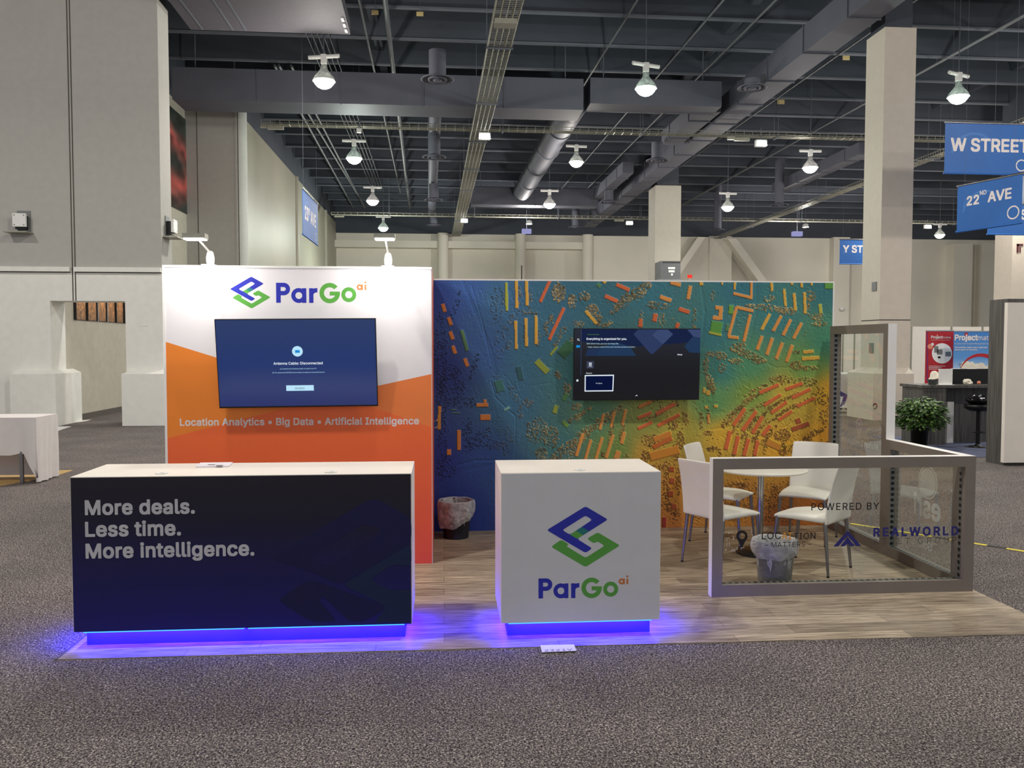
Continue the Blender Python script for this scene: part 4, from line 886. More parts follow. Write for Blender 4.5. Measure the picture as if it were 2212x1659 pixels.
dup(C0_, (pb.x, pb.y, .005), rb_, 'white chair nearest the glass partition corner, seen from its side')
pc = Vector((2.58, 7.66, 0)); dup(C0_, (pc.x, pc.y, .005), math.atan2(-.6, .8)-math.pi/2, 'white chair at back left between the table and the map wall')
pd = Vector((3.36, 7.62, 0)); dup(C0_, (pd.x, pd.y, .005), math.atan2(-.8, -.6)-math.pi/2, 'white chair at back right beside the tall glass panel')

# glass partitions
FX0, FX1, FY, FZ = 1.9075, 3.8687, 5.9005, 1.0015; PW = .078; PX = 3.7905; RB = .085
def fr_rect(b, map3, w, h, d, ed):
    """rectangular frame of box profiles; map3(a along, d depth, z)"""
    def bx(a0, a1, z0, z1, outer):
        v = [map3(a, dd, z) for z in (z0, z1) for dd in (0, d) for a in (a0, a1)]
        for f, k in (((0, 2, 3, 1), 'b'), ((4, 5, 7, 6), 't'), ((0, 1, 5, 4), 'f'), ((2, 6, 7, 3), 'k'), ((0, 4, 6, 2), 'l'), ((1, 3, 7, 5), 'r')): b.add([v[i] for i in f], [(0, 1, 2, 3)], 1 if k in outer else 0)
    bx(0, PW, 0, h, 'lbt'); bx(w-PW, w, 0, h, 'rbt'); bx(PW, w-PW, 0, RB, 'b'); bx(PW, w-PW, h-PW, h, 't')
def dots(b, org, du, dn, n, step, r, m=1):
    du = Vector(du); dn = Vector(dn); dw = du.cross(dn)
    for k in range(n):
        c = Vector(org)+du*(k*step)+dn*.0015
        b.add([c+du*(r*math.cos(a))+dw*(r*math.sin(a)) for a in np.linspace(0, 2*math.pi, 12, endpoint=False)], [tuple(range(12))], m)
# front panel (faces the aisle)
D = .078
t = thing('glass_partition', 'low clear glass partition facing the aisle, with POWERED BY lettering', 'glass partition', ((FX0+FX1)/2, FY, .005))
b = MB(); fr_rect(b, lambda a, d, z: (FX0+a, FY+d, .005+z), FX1-FX0, FZ-.005, D, 0); b.build('frame', ['frame', 'frame_edge'], t)
MB().box(FX0+PW, FX1-PW, FY+.030, FY+.034, .09, FZ-PW).build('glass_pane', 'glass', t)
b = MB(); xs = FX1-PW-.0008; b.quad((xs, FY+.04, .09), (xs, FY+.072, .09), (xs, FY+.072, FZ-PW), (xs, FY+.04, FZ-PW)); dots(b, (xs, FY+.056, .115), (0, 0, 1), (-1, 0, 0), 17, .047, .0145); b.build('perforated_strip', ['strip', 'black'], t)
b = MB(); zz = .0905; b.quad((FX0+PW, FY+.04, zz), (FX1-PW, FY+.04, zz), (FX1-PW, FY+.072, zz), (FX0+PW, FY+.072, zz)); dots(b, (FX0+PW+.03, FY+.056, zz), (1, 0, 0), (0, 0, 1), 38, .047, .0145); b.build('perforated_strip', ['strip', 'black'], t)
Yg = FY+.0285
wtext('POWERED BY', 1752.5, 1102.5, 1899, Yg, 'ink', t, wt=.012, track=1.14, res=60)
xq = [aty(u, 1160, Yg) for u in (1645, 1694, 1714, 1762)]
for s, u0, u1, m in (('LOC', 1645.5, 1687, 'ink'), ('AI', 1688.5, 1710, 'ink_orange'), ('TION', 1714, 1761.5, 'ink')): wtext(s, u0, 1165, u1, Yg, m, t, wt=.012, track=1.06, res=60)
wtext('– MATTERS –', 1652, 1182.5, 1753, Yg, 'ink', t, wt=-.002, track=1.1, res=70)
wtext('REALWORLD', 1886.5, 1158.5, 2070, Yg, 'ink_blue', t, wt=.05, track=1.3, res=50)
wtext('ASSET GROUP', 1886.5, 1176.5, 2066, Yg, 'ink_fade', t, wt=-.006, track=1.45, res=60)
mpg = lambda x, y: aty(1440+x/4.894, 920-y/4.894, Yg)
V, Fc = sdfshape(SUB(U(CIR(796, -1165, 60), polysdf([[(737, -1178), (795, -1292), (855, -1178)]])), CIR(796, -1165, 33)), 732, 862, -1296, -1100, 60); flat(V, Fc, mpg, 'pin_emblem', 'ink', t)
for tri in ([(1762, -1275), (1913, -1108), (2058, -1268), (2005, -1270), (1913, -1160), (1815, -1275)], [(1835, -1273), (1913, -1178), (1990, -1270), (1940, -1272), (1912, -1244), (1880, -1273)]):
    V, Fc = sdfshape(polysdf([tri]), 1758, 2062, -1280, -1104, 100); flat(V, Fc, mpg, 'mountain_emblem', 'ink_blue', t)
b = MB(); r = random.Random(5)
for k in range(30):
    x0, y0 = r.uniform(600, 905), -r.uniform(1130, 1325); l = r.uniform(20, 70); 
    if 720 < x0 < 870 and y0 > -1290: continue
    if r.random() < .5: qd = [(x0, y0), (x0+l, y0), (x0+l, y0+6), (x0, y0+6)]
    else: qd = [(x0, y0), (x0+6, y0), (x0+6, y0+l*.7), (x0, y0+l*.7)]
    b.quad(*[mpg(*p_) for p_ in qd])
b.build('street_map_print', 'frost2', t)
# side panels (face the right aisle)
def side_panel(name, label, y0, y1, h, ns):
    t = thing(name, label, 'glass partition', (PX+D/2, (y0+y1)/2, .005))
    b = MB(); fr_rect(b, lambda a, d, z: (PX+D-d, y0+a, .005+z), y1-y0, h-.005, D, 0); b.build('frame', ['frame', 'frame_edge'], t)
    MB().box(PX+.044, PX+.048, y0+PW, y1-PW, .09, h-PW).build('glass_pane', 'glass', t)
    b = MB(); ys = y1-PW-.0008; b.quad((PX+.006, ys, .09), (PX+.042, ys, .09), (PX+.042, ys, h-PW), (PX+.006, ys, h-PW)); dots(b, (PX+.024, ys, .115), (0, 0, 1), (0, -1, 0), ns, .047, .015); b.build('perforated_strip', ['strip', 'black'], t)
    b = MB(); zz = .0905; b.quad((PX+.006, y0+PW, zz), (PX+.04, y0+PW, zz), (PX+.04, y1-PW, zz), (PX+.006, y1-PW, zz)); n = int((y1-y0-2*PW)/.047); dots(b, (PX+.023, y0+PW+.03, zz), (0, 1, 0), (0, 0, 1), n, .047, .0145); b.build('perforated_strip', ['strip', 'black'], t)
    return t
y1_, y2_ = 7.03, 8.13
t = side_panel('glass_partition', 'low clear glass side partition with a globe emblem', FY+D, y1_, FZ, 17)
XG = PX+.0485
gp = lambda u, v: atx(u, v, XG)
def gtext(s, uR, vR, uL, vL, m, t, wt, track=1.0):
    a = gp(uR, vR); b_ = gp(uL, vL); ptext(s, (XG, a.y, a.z), (0, 1, 0), (0, 0, 1), b_.y-a.y, m, t, 'lettering', wt, track, 50)
gtext('esri', 2031, 1128, 1973, 1100, 'frost', t, .03)
gtext('Gold', 2013, 1192, 1984, 1178, 'frost', t, .03)
gtext('Partner Network', 2022, 1180, 1982, 1162, 'frost2', t, .0)
c = gp(2004, 1042); R1 = .5*abs(gp(2004, 1006).z-gp(2004, 1078).z)
mg = lambda x, y: (XG, c.y+x*R1, c.z+y*R1)
for fn, m in ((RING(0, 0, 1.0, .93), 'frost'), (CIR(0, 0, .86), 'frost2'), (U(AND(RING(.5, .1, .95, .9), CIR(0, 0, .85)), AND(RING(-.6, .4, 1.05, 1.0), CIR(0, 0, .85)), AND(RING(0, 1.2, 1.3, 1.25), CIR(0, 0, .85)), AND(RING(.2, -1.4, 1.5, 1.45), CIR(0, 0, .85))), 'frost')):
    V, Fc = sdfshape(fn, -1.02, 1.02, -1.02, 1.02, 90); flat(V, Fc, mg if m != 'frost' else (lambda x, y: (XG+.0004, c.y+x*R1, c.z+y*R1)), 'globe_emblem', m, t)
t = side_panel('glass_partition', 'tall clear glass side partition with icons against the map wall', y1_, y2_, 1.994, 40)
gtext('Market Intelligence', 1896.5, 973, 1817, 951, 'frost', t, .012)
gtext('Property Evaluation', 1896, 888, 1817, 876, 'frost2', t, .012)
gtext('Due Diligence', 1884, 1061, 1826, 1036, 'frost2', t, .012)
gtext('Lead Generation', 1887, 1145, 1822, 1112, 'frost2', t, .012)
def icon(u, v, hpx, fn, bb, n=70):
    c = gp(u, v); k = abs(gp(u, v-hpx/2).z-gp(u, v+hpx/2).z)/(bb[3]-bb[2]); V, Fc = sdfshape(fn, *bb, n); flat(V, Fc, lambda x, y: (XG, c.y+x*k, c.z+y*k), 'icon_print', 'frost', t)
icon(1855.5, 925, 43, U(SUB(U(CIR(0, .35, .62), BOX(-.3, .3, -.5, 0)), U(CIR(0, .35, .55), BOX(-.23, .23, -.45, .1))), BOX(-.3, .3, -.7, -.63), BOX(-.26, .26, -.86, -.79), BOX(-.03, .03, -.3, .3), AND(RING(0, .35, .2, .14), BOX(-.3, .3, .2, .6))), (-.65, .65, -1, 1))
icon(1857, 753, 30, U(AND(RING(0, 0, 1, .92), WEDGE(0, 0, -60, 200)), AND(RING(0, 0, .75, .68), WEDGE(0, 0, -60, 200)), AND(RING(0, 0, .5, .43), WEDGE(0, 0, -60, 200)), CIR(0, 0, .2)), (-1, 1, -1, 1))
icon(1856, 840, 34, U(RING(-.2, -.4, .5, .44), RING(.4, -.4, .4, .34), SUB(BOX(-.5, .2, .1, .9), BOX(-.44, .14, .16, .84)), BOX(-.5, .2, .5, .56)), (-1, 1, -1, 1))
icon(1858, 1019, 30, U(RING(0, 0, .8, .72), RING(0, 0, .5, .43), AND(WEDGE(0, 0, -50, -40), AND(CIR(0, 0, 1.2), lambda a, b_: .8-np.hypot(a, b_)))), (-1, 1, -1, 1))

# booth number tile on the carpet
a = [atz(u, v, .002) for u, v in ((1170.6, 1411.2), (1245, 1408), (1240, 1394.5), (1167, 1396))]
t = thing('number_sticker', 'white floor sticker reading 2321V on the carpet edge', 'sticker', a[0])
MB().prism([(q.x, q.y) for q in a], .006, .009).build('sticker', 'paper_card', t)
p0, p1 = atz(1177, 1407.5, .01), atz(1236, 1405, .01); d = (p1-p0)
ptext('2321V', (p0.x, p0.y, .0095), (d.x/d.length, d.y/d.length, 0), (-d.y/d.length*1.0+.12, d.x/d.length, 0), d.length, 'ink', t, 'lettering', .0, 1.15, 40)

# ================================================================ overhead: joists, ducts, trays, lamps
ZJ, ZT = 10.75, 9.03
HS = -.0122                                   # the hall runs a touch off the booth's own axis
def yline(name, u0, v0, u1, v1, z, y0, y1, mk):
    """a run along the hall through two sighted points at height z, from y0 to y1"""
    a, b = atz(u0, v0, z), atz(u1, v1, z); k = (b.x-a.x)/(b.y-a.y); f = lambda y: a.x+(y-a.y)*k
    return mk(Vector((f(y0), y0, z)), Vector((f(y1), y1, z)))
y = 18.6
while y < 57:
    b = MB(); x0 = -26 if y < 19 else (XS if y > YF else xa); x1 = 76; yy = lambda x: y + .0122*(x-0)
    for w, za, zb_, m_ in ((.075, ZJ, ZJ+.05, 0), (.02, ZJ+.05, ZTOP, 1)):
        v = [(x0, yy(x0)-w, za), (x1, yy(x1)-w, za), (x1, yy(x1)+w, za), (x0, yy(x0)+w, za)]; v += [(p[0], p[1], zb_) for p in v]
        b.add(v, [(0, 3, 2, 1), (0, 1, 5, 4), (2, 3, 7, 6), (1, 2, 6, 5), (3, 0, 4, 7), (4, 5, 6, 7)], m_)
    struct(b.build('ceiling_joist', ['joist', 'dark'])); y += 2.35
for i, (x, ) in enumerate(((-2.0,), (8.6,), (19.5,))):      # girders carried by the columns
    struct(MB().box(x-.12, x+.12, 18, 57, ZJ+.45, ZTOP).build('ceiling_girder', 'dark'))

def xduct(name, label, u0, u1, v0, y, dy, h, m='duct', z=None):
    a, b_ = aty(u0, v0, y), aty(u1, v0, y); z = z or a.z
    t = thing(name, label, 'duct', ((a.x+b_.x)/2, y, z))
    sk = .0122*(b_.x-a.x)
    v = [(a.x, y, z), (b_.x, y+sk, z), (b_.x, y+dy+sk, z), (a.x, y+dy, z)]; v += [(p[0], p[1], z+h) for p in v]
    MB().add(v, [(0, 3, 2, 1), (4, 5, 6, 7), (0, 1, 5, 4), (1, 2, 6, 5), (2, 3, 7, 6), (3, 0, 4, 7)])  .build('duct_body', m, t)
    for x in (a.x+.5, b_.x-.5): MB().cyl((x, y+dy/2, z+h-.02), (x, y+dy/2, ZTOP), .02, n=6).build('duct_hanger', 'joist', t)
    n = int((b_.x-a.x)/2.4)
    for k in range(1, n):
        x = a.x+(b_.x-a.x)*k/n; yk = y+sk*k/n; MB().box(x-.02, x+.02, yk-.03, yk, z-.03, z+h).build('duct_flange', m, t)
    return t
xduct('air_duct', 'wide dark square duct crossing the ceiling at upper left', 372, 1262, 214, 26.5, 1.3, .95)
xduct('air_duct', 'narrower dark duct continuing right of the wide ceiling duct', 1275, 1560, 223, 26.9, .9, .8)
xduct('air_duct', 'far dark duct crossing the ceiling behind the round duct', 1018, 1292, 441, 45, .9, .9)
def yround(label, u0, v0, u1, v1, z, r, y0, y1, bands=True, m='duct'):
    def mk(a, b_):
        t = thing('round_duct', label, 'duct', a)
        MB().cyl(a, b_, r, n=28).build('duct_body', m, t)
        if bands:
            L = b_-a; n = int(L.length/3.0)
            for k in range(n+1): p = a+L*(k/n); MB().cyl(p, p+L.normalized()*.07, r+.035, n=28).build('duct_band', 'joist', t)
        return t
    return yline('d', u0, v0, u1, v1, z, y0, y1, mk)
yround('fat round banded duct running away in the middle of the ceiling', 1229.6, 242, 1117.5, 432, 9.8, .46, 27.88, 44.9)
yround('slim round duct running away above the row of round vents', 940, 240, 934, 420, 9.7, .22, 28, 52, False)
def yduct(label, u, v, z, w, h, y0, y1):
    p = atz(u, v, z); t = thing('air_duct', label, 'duct', (p.x, y0, z)); k = HS
    v = []
    for zz in (z, z+h):
        for yy in (y0, y1):
            for s in (-1, 1): v.append((p.x+(yy-p.y)*k+s*w/2, yy, zz))
    MB().add(v, [(0, 2, 3, 1), (4, 5, 7, 6), (0, 1, 5, 4), (2, 6, 7, 3), (0, 4, 6, 2), (1, 3, 7, 5)]).build('duct_body', 'duct', t)
    yy = y0+1.2
    while yy < y1: x = p.x+(yy-p.y)*k; MB().box(x-w/2-.03, x+w/2+.03, yy-.02, yy+.02, z-.03, z+h+.03).build('duct_flange', 'duct', t); yy += 2.4
    return t
yduct('long dark duct running away at upper right beside the near column', 1648, 205, 9.45, .78, .7, 16, 55)
yduct('short dark duct branch turning toward the round vent at upper right', 1465, 300, 9.5, .72, .5, 27.9, 32.6)
yduct('distant dark duct branch near the second column', 1282, 440, 9.5, .5, .5, 38, 44.9)
yduct('distant dark duct above the right-hand cable tray', 1630, 440, 9.6, .6, .5, 34, 43)

def tray(label, a, b_, w, gap, parts=2, jb=()):
    """wire cable tray with cables lying in it"""
    t = thing('cable_tray', label, 'cable tray', a); d = (b_-a); L = d.length; e = d/L; sd = Vector((-e.y, e.x, 0)); up = Vector((0, 0, 1))
    b = MB(); n = int(L/gap)
    def bar(p, q, r): b.cyl(p, q, r, r, 4, 0, False, False)
    for k in range(n+1):
        p = a+e*(L*k/n); bar(p-sd*w/2, p+sd*w/2, .009); bar(p-sd*w/2, p-sd*w/2+up*.13, .009); bar(p+sd*w/2, p+sd*w/2+up*.13, .009)
    
    for s, z in ((-.5, 0), (-.5, .13), (.5, 0), (.5, .13), (-.25, 0), (.25, 0), (0, 0)): b.cyl(a+sd*w*s+up*z, b_+sd*w*s+up*z, .010, n=5)
    b.build('wire_mesh', 'tray', t)
    for s in (np.linspace(-.22, .22, parts) if parts > 1 else [0]):
        MB().cyl(a+sd*w*s+up*.03, b_+sd*w*s+up*.03, .024, n=6).build('cable', 'tray', t)
    k = 3.2
    while k < L:
        p = a+e*k; b = MB(); k += 4.8
        if abs(e.y) > .5 and (26 < p.y < 29.6 or 44.7 < p.y < 49.2): continue
        b.cyl(p-sd*(w/2+.05)-up*.03, p+sd*(w/2+.05)-up*.03, .025, n=6); b.cyl(p-sd*(w/2+.03)-up*.03, p-sd*(w/2+.03)+up*(ZTOP-p.z), .008, n=4); b.cyl(p+sd*(w/2+.03)-up*.03, p+sd*(w/2+.03)+up*(ZTOP-p.z), .008, n=4); b.build('tray_hanger', 'joist', t)
    return t
yline('t', 1100, 10, 986, 508, ZT, 13, 57, lambda a, b_: tray('wide wire cable tray running away through the middle of the ceiling', a, b_, .56, .11))
yline('t', 1870, 396, 1556, 513.5, ZT, 19, 57, lambda a, b_: tray('wire cable tray slanting down to the right-hand braces of the far wall', a, b_, .42, .16))
def xline(u0, v0, u1, v1, y, fn):
    a = aty(u0, v0, y); b_ = aty(u1, v1, y+.0122*0); b_.z = a.z; b_.y = y+.0122*(b_.x-a.x); return fn(a, b_)
xline(566, 270, 2060, 302, 29.2, lambda a, b_: tray('wire cable tray crossing the ceiling, nearer one', a, b_, .32, .3, 1))
xline(716, 464, 2130, 484, 48.8, lambda a, b_: tray('wire cable tray crossing the ceiling, far one', a, b_, .32, .36, 1))

def pipe(label, u0, v0, u1, v1, z, r, y0, y1, group=None):
    def mk(a, b_):
        t = thing('ceiling_pipe', label, 'pipe', a, 0, group); MB().cyl(a, b_, r, n=10).build('pipe_body', 'pipe', t)
        L = b_-a; k = 1.5
        while k < L.length:
            p = a+L.normalized()*k; k += 4.7
            if not (26.3 < p.y < 28.1 or 44.8 < p.y < 46.1): MB().cyl(p, p+Vector((0, 0, ZTOP-z)), .006, n=4).build('pipe_hanger', 'joist', t)
        return t
    return yline('p', u0, v0, u1, v1, z, y0, y1, mk)
pipe('thick grey pipe running away left of the wide cable tray', 832, 0, 889.5, 489, 10.5, .07, 17, 55)
pipe('thin grey pipe beside the thick pipe, left of the wide cable tray', 775.5, 0, 868, 430, 10.6, .035, 17, 50)
for lb, q in (('grey conduit above the left wall, outermost', (666.6, 274, 757, 437)), ('grey conduit above the left wall, second from the wall', (680, 269, 786, 443)), ('grey conduit above the left wall, third from the wall', (698, 276, 800, 473))): pipe(lb, *q, 10.5, .045, 27.5, 55)
for k in range(5): pipe('thin conduit in the bundle over the left row of lamps', 732+k*9, 240, 800+k*6, 400, 10.68, .017, 20, 50, 'bundled thin conduits')
for lb, q in (('thin sprinkler line left of the long right-hand duct', (1676, 0, 1360, 316)), ('thin sprinkler line passing just left of the near column top', (1860, 83.6, 1450.4, 373)), ('thin sprinkler line crossing behind the near column', (1860, 228, 1600, 373)), ('thin sprinkler line leading to the upper middle lamp', (1563, 0, 1423, 163)), ('thin sprinkler line at top centre right of the cable tray', (1377, 0, 1360, 27)), ('thin sprinkler line right of the near column', (2212, 35, 1983, 161))):
    pipe(lb, *q, 10.6, .03, 15, 56)

def vent(label, u, v, y, zn=9.44):
    p = aty(u, v, y); t = thing('ceiling_vent', label, 'vent', p, 0, 'round ceiling vents')
    b = MB(); b.lathe([(.42, .02), (.43, .0), (.40, -.015), (.33, .03), (.27, .07), (.24, .03)], p, 32); b.build('outer_ring', 'duct', t)
    MB().lathe([(.25, .02), (.24, -.03), (.17, .0), (.13, .04), (.11, -.03), (.06, -.04), (0, -.045)], p, 32).build('inner_cone', 'duct', t)
    MB().cyl(p+Vector((0, 0, .03)), p+Vector((0, 0, max(.25, zn-p.z))), .22, n=24).build('neck', 'duct', t)
vlabels = [('round ceiling vent at upper left of the wide cable tray, nearest', 945, 172, 22.4), ('round ceiling vent left of the cable tray, second in the row', 938, 340, 31.3), ('round ceiling vent left of the cable tray, third in the row', 937, 432, 41), ('round ceiling vent left of the cable tray, farthest in the row', 937, 487, 51), ('round ceiling vent under the long duct at upper right', 1625, 190, 24.5), ('round ceiling vent above the second column', 1420, 347, 32), ('round ceiling vent left of the second column top', 1315, 437, 42), ('small far vent left of the second column, lowest', 1243, 491, 51), ('round ceiling vent above the right-hand tray', 1683, 443, 41), ('small far vent above the right-hand braces', 1550, 497, 49)]
for l, u, v, y in vlabels: vent(l, u, v, y, 9.44 if u < 1400 and u < 940 or u in (1420, 1625, 1315) else (9.37 if u == 945 else ZTOP))

LENS = [emat('lamp_lens_neutral', (255, 250, 238), 14), emat('lamp_lens_green', (236, 255, 240), 14), emat('lamp_lens_pink', (255, 240, 236), 14)]
LCOL = [(1, .945, .86), (.9, 1, .92), (1, .92, .88)]
DOME = filmmat('lamp_dome', (110, 114, 112), .72, .4, 4)
def high_bay(label, p, c, ang, zs=ZTOP, w=LAMP_W):
    t = thing('high_bay_lamp', label, 'lamp', p, 0, 'high bay lamps')
    MB().lathe([(.285, 0), (.28, .02), (.23, .12), (.13, .24), (.09, .30), (.07, .42), (0, .43)], p, 28).build('dome', DOME, t)
    dm = t.children[-1]
    MB().lathe([(0, -.185), (.09, -.172), (.17, -.13), (.235, -.055), (.262, .012), (.262, .022), (0, .022)], p, 28).build('lens', LENS[c], dm)
    b = MB(); z = p.z+.58; b.box(p.x-.07, p.x+.07, p.y-.06, p.y+.06, p.z+.43, p.z+.66).build('housing', 'white', t, bevel=.01)
    b = MB(); dx, dy = math.cos(ang)*.4, math.sin(ang)*.4
    b.cyl((p.x-dx, p.y-dy, z+.03), (p.x+dx, p.y+dy, z+.03), .05, n=10).build('bracket', 'white', t)
    MB().cyl((p.x, p.y, p.z+.66), (p.x, p.y, zs), .012, n=6).build('stem', 'joist', t)
    area('lamp_light', (p.x, p.y, p.z-.2), (0, 0, 0), .5, .5, w, LCOL[c], t, 'DISK', math.radians(165)); point('lamp_spread', (p.x, p.y, p.z-.36), .14, LAMP_P*w/LAMP_W, LCOL[c], t)
hb = [('high bay lamp of the left row, nearest to the booth', 700, 176, 22, 0, -.25), ('high bay lamp of the left row, second from the booth', 765, 343, 30, 1, 0), ('high bay lamp of the left row, third from the booth', 805, 435, 38, 2, 0), ('high bay lamp of the left row, last and greenish', 828, 493, 46.5, 1, 0),
      ('high bay lamp of the middle row, nearest to the booth', 1395, 192, 22, 1, .35), ('high bay lamp of the middle row, second from the booth', 1245, 351, 32.3, 0, .1), ('high bay lamp of the middle row, third from the booth', 1187, 442, 38, 2, 0), 
      ('high bay lamp above the blue street sign at right', 2070, 210, 22.5, 1, .4), ('high bay lamp left of the near column', 1750, 363, 30.2, 2, 0), ('high bay lamp right of the second column', 1572, 448, 37, 0, .1), ('far high bay lamp right of the near column', 2030, 508, 46, 0, 0)]
for l, u, v, y, c, a in hb: high_bay(l, aty(u, v, y), c, a, ZTOP, LAMP_W*(1 if y < 40 else 2.2))
def small_lamp(label, u, v, y, c):
    p = aty(u, v, y); t = thing('small_lamp', label, 'lamp', p)
    MB().lathe([(.17, 0), (.15, .16), (.05, .22), (0, .23)], p, 18).build('dome', 'white', t); MB().lathe([(0, -.002), (.16, -.002), (.165, .01)], p, 18).build('lens', LENS[c], t)
    MB().cyl((p.x, p.y, p.z+.22), (p.x, p.y, ZTOP), .012, n=6).build('stem', 'joist', t)
    area('lamp_light', (p.x, p.y, p.z-.03), (0, 0, 0), .3, .3, 120, (1, .96, .92), t, 'DISK'); point('lamp_spread', (p.x, p.y, p.z-.2), .12, 700, (1, .96, .92), t)
small_lamp('small far lamp over the pale violet box in the middle', 1143, 484, 47.2, 0); small_lamp('small far lamp over the pale violet box at right', 1740, 491, 47.2, 2)
def flood(label, u, v, y):
    p = aty(u, v, y); t = thing('flood_light', label, 'flood light', p, 0, 'flood lights under the cable trays')
    MB().box(p.x-.19, p.x+.19, p.y-.02, p.y+.16, p.z-.09, p.z+.13).build('housing', 'white', t, bevel=.02)
    MB().box(p.x-.17, p.x+.17, p.y-.032, p.y-.02, p.z-.07, p.z+.07).build('lens', emat('flood_lens', (240, 246, 255), 20), t)
    MB().cyl((p.x, p.y+.07, p.z+.13), (p.x, p.y+.07, 9.37), .015, n=6).build('stem', 'joist', t)
    area('flood_beam', (p.x, p.y-.05, p.z), (math.radians(62), 0, 0), .3, .14, 190, (.93, .96, 1), t, 'RECTANGLE', math.radians(150))
for q in (('bright flood light at the crossing of the middle cable trays', 1047, 295, 29.1), ('bright flood light under the near cross tray at right', 1645, 310, 29.2), ('far flood light at the end of the middle cable tray', 1003, 477, 48.7), ('far flood light left of the second column', 1360, 482, 48.93), ('far flood light right of the near column', 2005, 490, 49.17)): flood(*q)
# the rest of the lamp grid, over and behind the viewer (outside the frame)
for X_ in (-11, -3.0, 5.2, 13.2, 21.5):
    for Y_ in (4.4, 13.2): high_bay('high bay lamp out of view over the aisle in front of the booth', Vector((X_, Y_, 8.45)), 0, 0)
for X_, Y_ in ((20.5, 21), (20.5, 29), (20.5, 37.5), (29, 25), (29, 37), (-11, 22)): high_bay('high bay lamp out of view beyond the right edge', Vector((X_, Y_, 8.4)), 0, 0)
# fittings on the trays and joists
def fitting(name, label, cat, u0, v0, u1, v1, y, m, dy=.12, group=None, hang=True):
    a, b_ = aty(u0, v0, y), aty(u1, v1, y); t = thing(name, label, cat, ((a.x+b_.x)/2, y, (a.z+b_.z)/2), 0, group)
    MB().box(min(a.x, b_.x), max(a.x, b_.x), y, y+dy, min(a.z, b_.z), max(a.z, b_.z)).build('body', m, t, bevel=.01)
    if hang: zt_ = max(a.z, b_.z); MB().cyl(((a.x+b_.x)/2, y+dy/2, zt_), ((a.x+b_.x)/2, y+dy/2, ZTOP), .006, n=5).build('hanger', 'joist', t)
    return t
fitting('control_box', 'pale control box under the wide cable tray at top centre', 'control box', 1069, 38, 1117, 51, 18.3, 'tray', .3)
fitting('ballast_box', 'small white box at the left end of the near cross tray', 'ballast box', 562, 268, 576, 275, 29.2, 'tray', .12, None, False)
fitting('ballast_box', 'long pale box at the left end of the near cross tray', 'ballast box', 577.5, 271, 612, 279, 29.2, 'tray', .12, None, False)
fitting('ballast_box', 'small white box left of the right-hand flood light', 'ballast box', 1573, 294, 1588, 301, 29.2, 'tray', .12, None, False)
fitting('ballast_box', 'long pale box left of the right-hand flood light', 'ballast box', 1588, 297, 1620, 304, 29.2, 'tray', .12, None, False)
fitting('ballast_box', 'long pale box at the left end of the far cross tray', 'ballast box', 722, 466, 743, 469, 48.8, 'tray', .12, None, False)
fitting('ballast_box', 'long pale box on the far cross tray left of the second column', 'ballast box', 1328, 474, 1348, 478, 48.8, 'tray', .12, None, False)
fitting('junction_box', 'white junction box hanging under the near cross tray at left', 'junction box', 770, 277, 780, 286, 29.2, 'white')
for l, u, v, y in (('yellow card tag on a joist at upper left, left one', 810, 27, 23.2), ('yellow card tag on a joist at upper left, right one', 907, 30, 23.2), ('small yellow card tag under the wide duct, left one', 846, 237, 32.6), ('small yellow card tag under the wide duct, right one', 912, 239, 32.6), ('yellow card tag hanging left of the near column top', 1828, 125, 25.5), ('yellow card tag on a joist left of the near column', 1687, 220, 30.2)):
    fitting('card_tag', l, 'tag', u-7.5, v-5, u+7.5, v+5, y, 'tag', .01, 'yellow tags on the joists')
for l, u, v in (('pale violet lit box under the small middle lamp', 1138, 499), ('pale violet lit box under the small right lamp', 1724, 504.5)):
    fitting('light_box', l, 'light box', u-10, v-5, u+10, v+5, 48, 'violet', .3)
# pale soffit panel at upper left
zq = 9.35; a, b_ = atz(412, 64, zq), atz(757, 75, zq); 
t = thing('soffit_panel', 'pale flat panel hanging under the ceiling at upper left', 'soffit panel', ((a.x+b_.x)/2, a.y-3, zq))
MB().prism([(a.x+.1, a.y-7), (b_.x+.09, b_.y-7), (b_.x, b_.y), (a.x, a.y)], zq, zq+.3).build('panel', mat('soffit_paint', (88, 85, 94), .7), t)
b = MB()
for u in (435, 500, 528): p = atz(u, 60, zq); b.box(p.x-.02, p.x+.02, a.y-6.9, a.y-.05, zq-.015, zq)
b.build('panel_batten', 'joist', t)
for k in range(3): MB().box(b_.x-.1, b_.x-.04, b_.y-1.1+k*.35, b_.y-.9+k*.35, zq-.03, zq).build('panel_clip', 'white', t)

